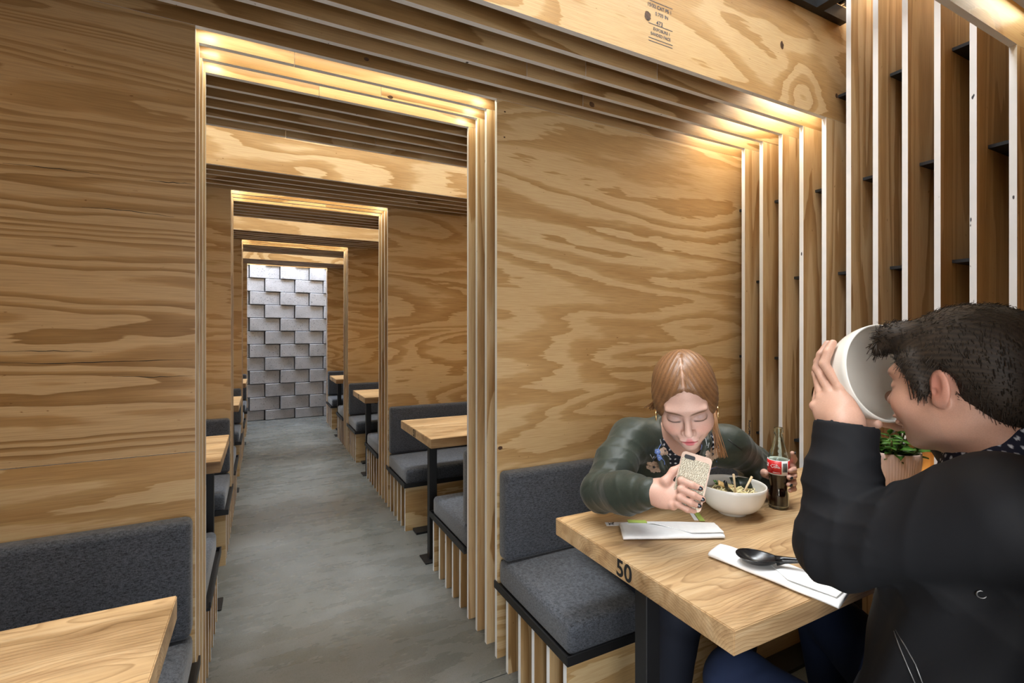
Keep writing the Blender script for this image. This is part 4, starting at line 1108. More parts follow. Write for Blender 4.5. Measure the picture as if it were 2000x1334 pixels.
# bomber jacket
OL = np.array([0.022, 0.029, 0.020], np.float32)
sj = Sdf(0.0032)
sj.cap(shR + np.array([0.0, 0.02, -0.015]), shL + np.array([0, 0.02, -0.015]), 0.062, 0.062, 0.05)
for sh_ in (shR, shL): sj.cap(neckb + np.array([0, 0.035, 0.0]), sh_ + np.array([0, 0.01, 0.004]), 0.050, 0.056, 0.04)
sj.cap(neckb + np.array([0, 0.05, -0.03]), chest, 0.080, 0.125, 0.06); sj.cap(chest, pelvis, 0.130, 0.150, 0.06)
# neck opening and open front, then the ribbed collar round it
sj.cap(neckb + toc * 0.01 + np.array([0, 0, -0.03]), neckb + np.array([0, 0, 0.14]) + toc * 0.03, 0.055, 0.074, 0.012, -1)
sj.cap(neckb + toc * 0.105 + np.array([0, 0, 0.02]), neckb + toc * 0.19 + np.array([0, 0, -0.22]), 0.054, 0.026, 0.010, -1)
cpts = [(-0.052, 0.100, -0.085), (-0.066, 0.080, -0.045), (-0.074, 0.045, -0.004), (-0.070, 0.0, 0.026), (-0.045, -0.045, 0.044), (0.0, -0.062, 0.050),
        (0.045, -0.045, 0.044), (0.070, 0.0, 0.026), (0.074, 0.045, -0.004), (0.066, 0.080, -0.045), (0.052, 0.100, -0.085)]
cw = [neckb + rgt * x + toc * y + np.array([0, 0, z]) for x, y, z in cpts]
for i in range(len(cw) - 1): sj.cap(cw[i], cw[i + 1], 0.0135, 0.0135, 0.007)
sj.chain([shR, shR * 0.5 + elR * 0.5 + np.array([-0.006, 0, 0.004]), elR], [0.064, 0.062, 0.056], 0.03)
cuR = wrR - (wrR - elR) * 0.02
sj.chain([elR, elR * 0.45 + cuR * 0.55 + np.array([0, 0, -0.004]), elR * 0.22 + cuR * 0.78], [0.054, 0.058, 0.051], 0.02)
sj.cap(elR * 0.30 + cuR * 0.70, cuR, 0.045, 0.0385, 0.005)
cuL = wrL + (elL - wrL) * 0.20
sj.chain([shL, elL, elL * 0.45 + cuL * 0.55], [0.064, 0.058, 0.052], 0.03); sj.cap(elL * 0.3 + cuL * 0.7, cuL, 0.042, 0.037, 0.008)
def wr_post(arms, amp, seed):
    def fn(p, F):
        return F + amp * fbm(p, 38, seed) + amp * 0.5 * fbm(p, 85, seed + 1)
    return fn
def armfold(p, F):
    w1 = fbm(p, 30, 5); w2_ = fbm(p, 55, 6)
    out = F + 0.0058 * np.abs(w1) ** 0.7 * np.sign(w1) + 0.0020 * (0.4 - np.abs(w2_))
    for a, b, fr in ((elR, cuR, 17), (shR, elR, 13), (elL, cuL, 15), (shL, elL, 12)):
        ab = b - a; L_ = np.linalg.norm(ab); t = ((p - a) @ (ab / L_)) / L_
        d = np.linalg.norm(p - a - np.clip(t, 0, 1)[:, None] * ab, axis=1); m = np.exp(-((t - 0.5) / 0.5) ** 4) * (d < 0.09)
        ph_ = t * fr + 5.0 * fbm(p, 13, 9)
        out = out + m * 0.0028 * (np.abs(np.sin(ph_)) ** 0.6 - 0.6)
    return out
sj.post = armfold
me, PP = sj.mesh('jacket'); cj = np.tile(OL, (len(PP), 1)) * (1 + 0.10 * fbm(PP, 12, 3))[:, None]
childof(link_mesh('bomber_jacket', me, M['satin'], None), woman); tint(me, cj.astype(np.float32))
bv = BVHTree.FromPolygons([tuple(v) for v in PP.tolist()], [tuple(p.vertices) for p in me.polygons])
# embroidered flowers lie on the jacket front
EMB = {'tan': simple('tan_embroidery', (0.44, 0.32, 0.24), 0.8, var=0.3, vscale=160), 'blue': simple('blue_embroidery', (0.10, 0.16, 0.38), 0.7, var=0.3, vscale=160),
       'pale': simple('pale_thread', (0.42, 0.45, 0.47), 0.7, var=0.3, vscale=200), 'dk': simple('dark_thread', (0.03, 0.03, 0.035), 0.8)}
def on_jacket(p):
    p = Vector(p); d = -(Vector(toc) + Vector((0, 0, 0.2))).normalized()
    hit, n, _, _ = bv.ray_cast(p - d * 0.15, d)
    if hit is None: hit, n, _, _ = bv.find_nearest(p)
    return hit, n
def flower(p, r, petals, mat, seed, ruffle=0.22):
    hit, n = on_jacket(p)
    if hit is None: return
    if n.dot(Vector(toc)) < 0: n = -n
    u = n.cross(Vector((0, 0, 1))).normalized(); w = u.cross(n)
    rs = random.Random(seed); a0 = rs.uniform(0, 6)
    vs = [(0, 0, 0.0016)]; nn = petals * 8
    for ring in (0.55, 1.0):
        for k in range(nn):
            t = 2 * PI * k / nn; rr = r * ring * (0.72 + 0.28 * abs(math.cos(petals * t / 2 + a0)) ** 0.6 + ruffle * 0.25 * math.sin(k * 2.1 + seed))
            vs.append((rr * math.cos(t), rr * math.sin(t), 0.0030 if ring < 1 else 0.0012))
    fs = [(0, 1 + k, 1 + (k + 1) % nn) for k in range(nn)] + [(1 + k, 1 + nn + k, 1 + nn + (k + 1) % nn, 1 + (k + 1) % nn) for k in range(nn)]
    W_ = [hit + u * x + w * y + n * z for x, y, z in vs]
    # press the rim on the cloth
    W2 = []
    for i, v in enumerate(W_):
        h2, n2 = on_jacket(v); W2.append(h2 + (v - hit).project(n) * 0 + n * vs[i][2])
    childof(link_mesh('embroidered_flower', pydata('fl', W2, fs), mat, None, smooth=True), woman)
    if petals >= 5:
        bm = bmesh.new(); bmesh.ops.create_icosphere(bm, subdivisions=1, radius=r * 0.2)
        bmesh.ops.transform(bm, matrix=Matrix.Translation(hit + n * 0.0022), verts=bm.verts)
        childof(link_mesh('embroidered_flower', bmesh_to('fc', bm), EMB['dk'] if mat is EMB['tan'] else EMB['pale'], None), woman)
def stitch(pts, mat, rad=0.0011):
    out = []
    for p in pts:
        h, n = on_jacket(p); n = n if n.dot(Vector(toc)) > 0 else -n; out.append(h + n * 0.0012)
    childof(link_mesh('embroidered_stem', tube_me('st', out, rad, 5), mat, None, smooth=True), woman)
FL = [((0.9979, 1.0839, 0.9006), 0.026, 6, 'tan', 1), ((1.0325, 1.0662, 0.9543), 0.017, 5, 'tan', 2), ((1.0139, 1.0757, 0.9498), 0.01, 5, 'blue', 3), ((1.0192, 1.073, 0.9319), 0.01, 5, 'blue', 4), ((1.1295, 1.0164, 0.9991), 0.016, 5, 'tan', 5), ((1.1667, 0.9973, 0.9424), 0.028, 6, 'tan', 6), ((1.168, 0.9966, 0.8946), 0.017, 6, 'tan', 7), ((1.0019, 1.0819, 0.9349), 0.006, 4, 'pale', 8)]
ST = [([(0.9966, 1.0846, 0.92), (1.0099, 1.0778, 0.9454), (1.0219, 1.0716, 0.9752)], 'blue'), ([(1.0219, 1.0716, 0.9752), (1.0192, 1.073, 0.9902), (1.0258, 1.0696, 0.9693)], 'pale'), ([(0.9674, 1.0996, 0.8901), (0.9807, 1.0928, 0.905), (0.9966, 1.0846, 0.9095)], 'pale'), ([(0.9621, 1.1023, 0.8826), (0.9754, 1.0955, 0.8946)], 'blue'), ([(0.9913, 1.0873, 0.9424), (0.9966, 1.0846, 0.9274)], 'pale'), ([(1.0365, 1.0641, 0.9424), (1.0471, 1.0587, 0.9304), (1.0538, 1.0553, 0.9379)], 'pale'), ([(1.0258, 1.0696, 0.9304), (1.0338, 1.0655, 0.92), (1.0352, 1.0648, 0.9095)], 'blue'), ([(1.1215, 1.0205, 1.0245), (1.1375, 1.0123, 1.0021), (1.1508, 1.0055, 0.9842)], 'pale'), ([(1.1428, 1.0096, 1.0096), (1.1508, 1.0055, 0.9872), (1.1534, 1.0041, 0.9693)], 'pale'), ([(1.1295, 1.0164, 0.9842), (1.1401, 1.0109, 0.9693), (1.1375, 1.0123, 0.9573)], 'blue'), ([(1.1641, 0.9986, 1.0021), (1.1587, 1.0014, 0.9782), (1.1561, 1.0027, 0.9633)], 'pale'), ([(1.1734, 0.9939, 1.0141), (1.1667, 0.9973, 0.9932)], 'pale'), ([(1.18, 0.9905, 0.92), (1.1827, 0.9891, 0.8976), (1.1827, 0.9891, 0.8826)], 'blue'), ([(1.1136, 1.0246, 1.029), (1.1242, 1.0191, 1.0141)], 'pale')]
for p, r, n_, m_, sd in FL: flower(p, r, n_, EMB[m_], sd)
for pts, m_ in ST[:2] + ST[4:]: stitch(pts, EMB[m_])

def seams(me, PP, H_, cols, fine, seed): pass

def fur(mesh, P_, loc, n, flow, L_, rad, seed, keep=None, lift=0.0015):
    """fine combed strands lying on a hair cap"""
    r = np.random.RandomState(seed); nm = np.empty(len(mesh.vertices) * 3, np.float32); mesh.vertices.foreach_get('normal', nm); nm = nm.reshape(-1, 3)
    ids = r.choice(len(P_), n * 3); V, Fc, C = [], [], []; cnt = 0
    q = loc.loc(P_[ids]); nl = nm[ids] @ loc.R
    for i in range(len(ids)):
        if cnt >= n: break
        if keep is not None and not keep(q[i]): continue
        d = np.array(flow(q[i])); nn = nl[i]; t = d - nn * (d @ nn); tn = np.linalg.norm(t)
        if tn < 0.15: continue
        t = t / tn + r.randn(3) * 0.10; sd = np.cross(t, nn); ln = L_ * (0.6 + 0.8 * r.rand()); b0 = len(V)
        for k in range(5):
            u = k / 4; c = q[i] + t * ln * (u - 0.4) - nn * (0.5 * ln * ln * (u - 0.4) ** 2 / 0.085) + nn * (lift * math.sin(u * 2.4) + 0.0002)
            w = rad * (1 - 0.8 * abs(u - 0.3))
            for off in (sd * w, nn * w, -sd * w): V.append(loc.w(c + off))
        for k in range(4):
            a = b0 + k * 3
            for j in range(3): Fc.append((a + j, a + (j + 1) % 3, a + 3 + (j + 1) % 3, a + 3 + j))
        C += [0.65 + 0.7 * r.rand()] * 15; cnt += 1
    return pydata('strands', V, Fc), np.array(C)[:, None]
# ---- hair: parted in the middle, pulled back over the ears into a low tail
HA = np.array([0.29, 0.140, 0.055]); HB = np.array([0.090, 0.042, 0.020]); HL_ = np.array([0.48, 0.27, 0.13])
sh = Sdf(0.0020); Hh = Loc(sh, HC, HR, HS)
Hh.ell((0, -0.018, 0.040), (0.082, 0.101, 0.090), 0.01)
Hh.ell((0, -0.075, 0.000), (0.058, 0.050, 0.060), 0.03)
for s in (-1, 1):
    Hh.ell((s * 0.058, 0.012, 0.012), (0.024, 0.046, 0.046), 0.02)
Hh.ell((0, 0.122, -0.028), (0.074, 0.086, 0.128), 0.012, -1)
Hh.ell((0, 0.030, -0.110), (0.100, 0.100, 0.075), 0.01, -1)
def strand(q):
    az = np.abs(np.arctan2(q[:, 0], q[:, 2] - 0.0 + 0.02)); return az
def hairpost(p, F):
    q = Hh.loc(p)
    part = np.exp(-(q[:, 0] / 0.004) ** 2) * (q[:, 2] > 0.03) * (q[:, 1] > -0.03)
    # strands run from the parting down and backwards
    s_ = np.abs(q[:, 0]) * 0.35 + q[:, 1] * 0.9 + q[:, 2] * 0.15
    ang = np.arctan2(q[:, 2] + 0.02, q[:, 1] + 0.06) + 13.0 * np.abs(q[:, 0])
    g = np.sin(ang * 34 + 3.0 * fbm(q, 22, 2)) * 0.5 + np.sin(ang * 83 + 3 * fbm(q, 30, 4)) * 0.3
    return F + 0.0024 * part + 0.0010 * g
sh.post = hairpost
# tail falling over her left shoulder, loose strands
tl = [Hh.w((-0.050, -0.075, -0.03)) * 0 + Hh.w((0.0, -0.115, -0.02))]
def HP(*a): return np.array(a)
tailp = [(1.2353, 1.052, 1.0642), (1.2023, 1.024, 1.0168), (1.2022, 1.0128, 0.9775), (1.2104, 1.0086, 0.9318)]
me, PP = sh.mesh('hair')
q = Hh.loc(PP)
ang = np.arctan2(q[:, 2] + 0.02, q[:, 1] + 0.06) + 13.0 * np.abs(q[:, 0])
t1 = 0.5 + 0.5 * np.sin(ang * 34 + 3.0 * fbm(q, 22, 2)); t2 = 0.5 + 0.5 * np.sin(ang * 150 + 4 * fbm(q, 30, 4))
t3 = 0.5 + 0.5 * np.sin(ang * 320 + 5 * fbm(q, 34, 14))
tt = np.clip(0.10 + 0.28 * t1 + 0.30 * t2 + 0.25 * t3 + 0.25 * fbm(q, 18, 8), 0, 1)[:, None]
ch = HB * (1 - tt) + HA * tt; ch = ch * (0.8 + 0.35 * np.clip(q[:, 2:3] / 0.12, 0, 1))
pm = (np.exp(-(q[:, 0] / 0.0028) ** 2) * (q[:, 2] > 0.05) * (q[:, 1] > -0.01))[:, None]; ch = ch * (1 - pm) + np.array([0.42, 0.25, 0.17]) * pm
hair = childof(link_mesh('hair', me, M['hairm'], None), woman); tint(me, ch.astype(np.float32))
# loose strands
bmh = bmesh.new(); rs = random.Random(5)
def lock(pts, n, spread, rad):
    for k in range(n):
        o = Vector((rs.gauss(0, spread), rs.gauss(0, spread), rs.gauss(0, spread * 0.4)))
        pp_ = [Vector(p) + o * (0.4 + 0.6 * i / (len(pts) - 1)) * (1 + 0.3 * i) + Vector((rs.gauss(0, .001), rs.gauss(0, .001), 0)) for i, p in enumerate(pts)]
        # resample as a smooth curve
        cc = []
        for i in range(len(pp_) - 1):
            for t in (0, 0.33, 0.66): cc.append(pp_[i].lerp(pp_[i + 1], t))
        cc.append(pp_[-1]); m = tube_me('l', cc, [rad * (1 - 0.6 * i / len(cc)) for i in range(len(cc))], 5); bmh.from_mesh(m); bpy.data.meshes.remove(m)
lock([p_ + np.array([0.006, -0.003, 0]) for p_ in map(np.array, tailp)], 34, 0.0036, 0.0015)
lock([(1.205, 1.0338, 1.0844), (1.1858, 1.0099, 1.0282), (1.1937, 0.9947, 0.9699), (1.2044, 0.9892, 0.9353)], 8, 0.006, 0.0007)
lock([(1.0702, 1.103, 1.1153), (1.0938, 1.1471, 1.0851), (1.1095, 1.184, 1.0614)], 40, 0.005, 0.0016)
lock([(1.0592, 1.075, 1.2252), (1.0285, 1.0682, 1.1963), (1.0403, 1.0846, 1.1343)], 6, 0.003, 0.0005)
me = bmesh_to('locks', bmh)
n_ = len(me.vertices); tr = np.random.RandomState(1).rand(n_ // 5 + 1).repeat(5)[:n_, None]
me.materials.append(M['hairm']); o = childof(link_mesh('loose_hair', me, None, None, smooth=True), woman); o['kind'] = 'stuff'; tint(me, (HA * 1.15 * (0.7 + 0.5 * tr)).astype(np.float32))
# hoop earrings
for c0 in (Hd.w((-0.080, -0.004, -0.036)), Hd.w((0.080, -0.004, -0.036))):
    hr = 0.0125; a_ = HR[:, 1]; b_ = np.array([0, 0, 1.0])
    pts = [tuple(c0 + np.array([0, 0, -hr]) + (a_ * math.cos(t) + b_ * math.sin(t)) * hr) for t in np.linspace(0, 2 * PI, 25)[:-1]]
    childof(link_mesh('hoop_earring', tube_me('hoop', pts, 0.0026, 8, True), M['gold'], None, smooth=True), woman)
# sleeve pocket zip
zp = []
for x, y in ((1424, 858), (1436, 868), (1452, 880)):
    h, n = on_jacket(np.array((1.2998, 1.0189, 0.9538)) + (np.array([0.8896, -0.4566, 0]) * (x - 1438) * 0.0016) + np.array([0, 0, -(y - 870) * 0.0016])); zp.append(h + Vector(toc) * 0.001)
childof(link_mesh('sleeve_zip', tube_me('zip', zp, 0.0016, 6), M['black'], None, smooth=True), woman)
childof(link_mesh('sleeve_zip', tube_me('zip', zp[:2], 0.0010, 6), M['gold'], None, smooth=True), woman)
# jeans over her legs
DEN = np.array([0.016, 0.020, 0.034], np.float32)
sj2 = Sdf(0.006)
for s, K in ((-1, kn[0]), (1, kn[1])):
    hip = pelvis + np.array([s * 0.09, -0.03, 0.0]); ft = K + np.array([0.0, 0.05, -0.36])
    sj2.chain([hip, K, ft], [0.090, 0.066, 0.048], 0.03)
sj2.ell(pelvis, (0.17, 0.13, 0.11), None, 0.04)
sj2.post = lambda p, F: F + 0.003 * fbm(p, 40, 12)
me, PP = sj2.mesh('jeans'); childof(link_mesh('jeans', me, M['cloth'], None), woman); tint(me, np.tile(DEN, (len(PP), 1)))
def shoe(parent, p, d):
    ssh = Sdf(0.005); p = np.array(p); d = np.array(d, float)
    ssh.ell(p + d * 0.05 + [0, 0, 0.0], (0.042, 0.042, 0.036), None, 0.03); ssh.cap(p + [0, 0, -0.004], p + d * 0.15 + [0, 0, -0.012], 0.036, 0.028, 0.02); ssh.cap(p, p + [0, 0, 0.05], 0.036, 0.040, 0.02)
    ssh.rbox(p + np.array([0, 0, -0.30]), (0.3, 0.3, 0.27), 0.001, None, 0.002, -1)
    m, P_ = ssh.mesh('shoe'); childof(link_mesh('shoe', m, M['cloth'], None), parent); tint(m, np.tile(np.array((0.02, 0.02, 0.02), np.float32), (len(P_), 1)))
for K in kn: shoe(woman, K + np.array([0, 0.05, -0.442]), (0, -1, 0))

# ---- phone
phone = tag(empty('phone', tuple(PH)), 'smartphone in a glittery pale gold case held up by the woman', 'phone')
RP = Matrix(np.stack([ph_r, ph_u, ph_n], axis=1).tolist()).to_4x4()
phone.matrix_world = Matrix.Translation(Vector(PH)) @ RP
phone.location = PH; phone.rotation_euler = RP.to_euler()
def phbox(nm, x, y, z, sx, sy, sz, r, mat):
    bm = bmesh.new(); bmesh.ops.create_cube(bm, size=1.0); bmesh.ops.scale(bm, vec=(sx, sy, sz), verts=bm.verts)
    vert = [e for e in bm.edges if abs((e.verts[0].co - e.verts[1].co).z) > sz * 0.9]
    bmesh.ops.bevel(bm, geom=vert, offset=r, segments=6, profile=0.5, affect='EDGES')
    bmesh.ops.bevel(bm, geom=[e for e in bm.edges if e.calc_face_angle(0) > 1.2], offset=min(0.0022, sz * 0.35), segments=2, affect='EDGES')
    o = link_mesh(nm, bmesh_to(nm, bm), mat, phone, smooth=False); o.location = (x, y, z); return o
glm, gnt, gb = newmat('gold_glitter')
tcg = N(gnt, 'ShaderNodeTexCoord').outputs['Object']; vg = N(gnt, 'ShaderNodeTexVoronoi'); vg.inputs['Scale'].default_value = 330; L(gnt, tcg, vg.inputs['Vector'])
L(gnt, ramp(gnt, math_n(gnt, 'FRACT', math_n(gnt, 'MULTIPLY', vg.outputs['Distance'], 3.0)), [(0.0, (0.16, 0.13, 0.085)), (0.6, (0.36, 0.32, 0.23)), (1.0, (0.62, 0.58, 0.47))]), gb.inputs['Base Color'])
gb.inputs['Roughness'].default_value = 0.35; gb.inputs['Metallic'].default_value = 0.35; bump(gnt, gb, vg.outputs['Distance'], 0.6, 0.001)
ROSE = simple('rose_gold_edge', (0.42, 0.30, 0.235), 0.35, metal=0.3)
PWd, PHt = 0.073, 0.135
phbox('case', 0, 0, 0.0, PWd, PHt, 0.0095, 0.010, ROSE)
phbox('glitter_back', 0, -0.004, 0.0050, PWd - 0.006, PHt - 0.020, 0.0014, 0.007, glm)
phbox('camera_bar', -0.016, PHt / 2 - 0.012, 0.0055, 0.026, 0.010, 0.0018, 0.004, M['black2'])
scm, snt, sbb = newmat('lit_screen'); sbb.inputs['Base Color'].default_value = (0.02, 0.02, 0.02, 1)
sbb.inputs['Emission Color'].default_value = (0.75, 0.85, 1.0, 1); sbb.inputs['Emission Strength'].default_value = 8.0
phbox('screen', 0, 0, -0.0048, PWd - 0.008, PHt - 0.026, 0.0010, 0.003, scm)

# ---------------------------------------------------------------- the man
man = tag(empty('person', (1.10, 0.36, 0.0)), 'dark-haired man in a black jacket drinking from a raised white bowl', 'person')
HC2 = np.array((1.0786, 0.3962, 1.2099)); HS2 = 1.01
HR2 = frame((0.12, 1.0, -0.12), roll=math.radians(0))
sm_ = Sdf(0.0022); H2 = Loc(sm_, HC2, HR2, HS2); add_head(H2, True)
nb = np.array([1.120, 0.335, 1.072])
sm_.cap(H2.w((0, -0.030, -0.045)), nb, 0.058, 0.064, 0.03)
sL = np.array((0.9675, 0.3071, 1.0372)); sR = np.array([1.30, 0.33, 1.02])
eL = np.array((0.9502, 0.5295, 0.9026)); wL = np.array((0.9975, 0.539, 1.1157))
eR = np.array([1.41, 0.44, 0.94]); 
chm = (sL + sR) / 2 + np.array([-0.01, 0.03, -0.14]); pvm = np.array([1.085, 0.395, 0.50])
BC = np.array((1.1246, 0.53, 1.2198))           # centre of the rim of the raised bowl
bn = unit((-0.24, -0.93, 0.20))                  # the open side faces his mouth
wR = BC + np.array([0.10, -0.06, -0.105]) 
sm_.cap(sL, sR, 0.055, 0.055, 0.05); sm_.cap(nb, chm, 0.07, 0.12, 0.05); sm_.cap(chm, pvm, 0.125, 0.130, 0.05)
sm_.chain([sL, eL, wL], [0.050, 0.040, 0.029]); sm_.chain([sR, eR, wR], [0.050, 0.040, 0.029])
kL = np.array((1.00, 0.775, 0.475)); kR = np.array((1.44, 0.84, 0.50))
fL = np.array((0.99, 0.66, 0.06)); fR = np.array((1.46, 0.80, 0.06))
for s, K, ft in ((-1, kL, fL), (1, kR, fR)):
    sm_.chain([pvm + np.array([s * 0.09, 0, 0]), K, ft], [0.085, 0.060, 0.040], 0.03); sm_.cap(ft, ft + np.array([0, 0.14, -0.025]), 0.032, 0.026)
# his left hand on the outside of the bowl: fingers pointing up
bu = unit(np.array([0, 0, 1.0]) - bn * bn[2]); bs_ = np.cross(bu, bn)
if bs_[0] > 0: bs_ = -bs_                          # bs_: towards the camera side
BR = 0.100
def bo(a, t, off=0.0):
    """point on the outside of the bowl; a: angle round the rim from bs_ (0) to up (90), t: 0 rim .. 1 foot"""
    r = BR * math.cos(t * PI / 2 * 0.72) + off; d = 0.092 * math.sin(t * PI / 2) + off * t
    return BC + (bs_ * math.cos(math.radians(a)) + bu * math.sin(math.radians(a))) * r - bn * d
hk = bo(-8, 0.48, 0.014)
hfw = unit(hk - wL)
add_hand(sm_, wL, hfw, unit((-0.80, -0.25, 0.1)),
         [[bo(14, 0.30, 0.011), bo(28, 0.26, 0.010), bo(40, 0.24, 0.009)],
          [bo(12, 0.52, 0.011), bo(30, 0.46, 0.010), bo(46, 0.42, 0.009)],
          [bo(8, 0.72, 0.011), bo(26, 0.68, 0.010), bo(42, 0.62, 0.009)],
          [bo(0, 0.92, 0.011), bo(14, 0.90, 0.010), bo(28, 0.84, 0.009)]],
         [bo(-62, 0.50, 0.016), bo(-66, 0.22, 0.012), bo(-66, 0.02, 0.010)], s=1 if np.dot(np.cross(hfw, np.array((-0.80, -0.25, 0.1))), bn) > 0 else -1, size=1.06)
# far hand under and behind the bowl
sm_.ell(bo(215, 0.45, 0.020), (0.034, 0.034, 0.036), None, 0.02); sm_.chain([wR, bo(225, 0.5, 0.03)], [0.028, 0.028], 0.02)
for a in (196, 214, 232, 250):
    sm_.chain([bo(218, 0.5, 0.022), bo(a, 0.36, 0.013), bo(a + 6, 0.15, 0.011), bo(a + 10, 0.0, 0.010)], [0.014, 0.0105, 0.0095, 0.0085], 0.005)
me, PP = sm_.mesh('man_body')
q = H2.loc(PP); onhead = (np.abs(q) < np.array([0.12, 0.14, 0.14])).all(axis=1)
col = np.tile(np.array(SKINM, np.float32), (len(PP), 1)); col[onhead] = face_tint(q[onhead], True)
childof(link_mesh('body', me, M['skin'], None), man); tint(me, col)
# hair
sh = Sdf(0.0022); Hh = Loc(sh, HC2, HR2, HS2)
Hh.ell((0, -0.022, 0.046), (0.086, 0.106, 0.090), 0.01)
Hh.ell((0, -0.070, 0.000), (0.072, 0.050, 0.072), 0.03)
Hh.ell((0, 0.062, 0.092), (0.058, 0.050, 0.026), 0.02)
Hh.cap((0.0, 0.085, 0.092), (0.0, 0.122, 0.066), 0.026, 0.006, 0.02)
for s in (-1, 1):
    Hh.cap((s * 0.03, 0.080, 0.090), (s * 0.038, 0.112, 0.060), 0.020, 0.005, 0.02)
    Hh.cap((s * 0.074, 0.030, 0.045), (s * 0.0735, 0.016, -0.012), 0.018, 0.0065, 0.015)
Hh.ell((0, 0.120, -0.045), (0.120, 0.085, 0.115), 0.008, -1)
for s in (-1, 1):
    Hh.ell((s * 0.088, -0.014, -0.012), (0.030, 0.026, 0.042), 0.008, -1)
    Hh.ell((s * 0.080, 0.030, -0.075), (0.030, 0.060, 0.062), 0.008, -1)
Hh.ell((0, 0.010, -0.125), (0.12, 0.100, 0.080), 0.01, -1)
def manhair(p, F):
    q = Hh.loc(p)
    a = np.arctan2(q[:, 0], q[:, 2] + 0.03); g = np.sin(a * 70 + 3 * fbm(q, 30, 3)) * 0.6 + np.sin(a * 150 + 3 * fbm(q, 40, 6)) * 0.4
    return F + 0.0002 * g + 0.0018 * fbm(q, 55, 9)
sh.post = manhair
me, PP = sh.mesh('man_hair'); q = Hh.loc(PP)
a = np.arctan2(q[:, 0], q[:, 2] + 0.03); tt = np.clip(0.45 + 0.3 * np.sin(a * 110 + 5 * fbm(q, 36, 5)) + 0.3 * fbm(q, 50, 2), 0, 1)[:, None]
fm, fc = fur(me, PP, Hh, 5200, lambda q: (0.15 * np.sign(q[0]), 0.75, 0.1) if q[2] > 0.085 else ((0.0, 0.35, -0.9) if q[1] > -0.03 else (0.0, 0.0, -1.0)), 0.030, 0.0008, 8, lift=0.003)
fm.materials.append(M['hairm2']); o = childof(link_mesh('hair_strands', fm, None, None, smooth=True), man); o['kind'] = 'stuff'; tint(fm, (np.array([0.026, 0.018, 0.012]) * fc).astype(np.float32))
childof(link_mesh('hair', me, M['hairm2'], None), man); tint(me, (np.array([0.012, 0.009, 0.007]) * (1 - tt) + np.array([0.050, 0.034, 0.022]) * tt).astype(np.float32))
# fringe and temple tufts
bmh = bmesh.new()
def w2(p): return Vector(tuple(Hh.w(p)))
for k in range(240):
    x = rs.uniform(-0.052, 0.052); c0 = (x, 0.060 + rs.uniform(-.02, .02), 0.112 - abs(x) * 0.35)
    lock([w2(c0), w2((x * 1.02, 0.098, 0.098 - abs(x) * .3)), w2((x * 1.05 + rs.gauss(0, .003), 0.122 - abs(x) * .35 + rs.gauss(0, .004), 0.070 + rs.gauss(0, .006)))], 1, 0.0015, 0.0016)
for s in (-1, 1):
    for k in range(16):
        y = rs.uniform(0.005, 0.040); lock([w2((s * 0.078, y, 0.06)), w2((s * 0.0775, y + .004, 0.03)), w2((s * (0.074 if y < .03 else .070), y + 0.008, 0.022 - rs.uniform(0, .045)))], 1, 0.0012, 0.0013)
me = bmesh_to('man_locks', bmh); n_ = len(me.vertices); me.materials.append(M['hairm'])
o = childof(link_mesh('loose_hair', me, None, None, smooth=True), man); o['kind'] = 'stuff'; tint(me, np.tile(np.array((0.034, 0.023, 0.015), np.float32), (n_, 1)))

# shirt collar with white dots
sc = Sdf(0.0028)
for k in range(16):
    a = 2 * PI * k / 16; b_ = 2 * PI * (k + 1) / 16
    def cq(t): return nb + np.array([0.070 * math.sin(t), 0.072 * math.cos(t) + 0.006, 0.050 - 0.050 * math.cos(t)])
    sc.cap(cq(a), cq(b_), 0.013, 0.013, 0.006); sc.cap(cq(a) + [0, 0, -.03], cq(b_) + [0, 0, -.03], 0.017, 0.017, 0.02)
sc.cap(nb, chm, 0.085, 0.135, 0.04)
me, PP = sc.mesh('man_shirt')
gx = np.stack([np.arctan2(PP[:, 0] - nb[0], PP[:, 1] - nb[1]) * 0.078, PP[:, 2]], 1) / 0.0125; gx[:, 0] += 0.5 * (np.round(gx[:, 1]) % 2)
dd = np.linalg.norm(gx - np.round(gx), axis=1); cs = np.tile(np.array((0.010, 0.012, 0.028), np.float32), (len(PP), 1)); cs[dd < 0.21] = (0.55, 0.58, 0.64)
childof(link_mesh('polka_dot_shirt', me, M['cloth'], None), man); tint(me, cs)

# jacket
BL = np.array([0.0075, 0.0080, 0.0100], np.float32)
mj = Sdf(0.0045)
mj.cap(sL + np.array([0.03, -0.01, -0.015]), sR + np.array([-0.02, -0.01, -0.015]), 0.085, 0.085, 0.06)
mj.cap(nb + np.array([0, -0.03, -0.09]), chm, 0.085, 0.165, 0.06); mj.cap(chm, pvm, 0.160, 0.172, 0.06)
mj.cap(pvm, pvm + np.array([0, 0, -0.05]), 0.178, 0.170, 0.04)
cuL2 = wL + (eL - wL) * 0.02
mj.chain([sL, eL], [0.084, 0.066], 0.03); mj.chain([eL, eL * 0.4 + cuL2 * 0.6, cuL2], [0.064, 0.057, 0.055], 0.03)
cuR2 = wR + (eR - wR) * 0.15; mj.chain([sR, eR, cuR2], [0.082, 0.066, 0.050], 0.03)
# the sleeve is open round the wrist
mj.cap(wL + (wL - eL) * 0.10, wL - (wL - eL) * 0.10, 0.050, 0.040, 0.004, -1)
mj.cap(wL + (wL - eL) * 0.42, wL + (wL - eL) * 0.36, 0.085, 0.085, 0.003, -1)
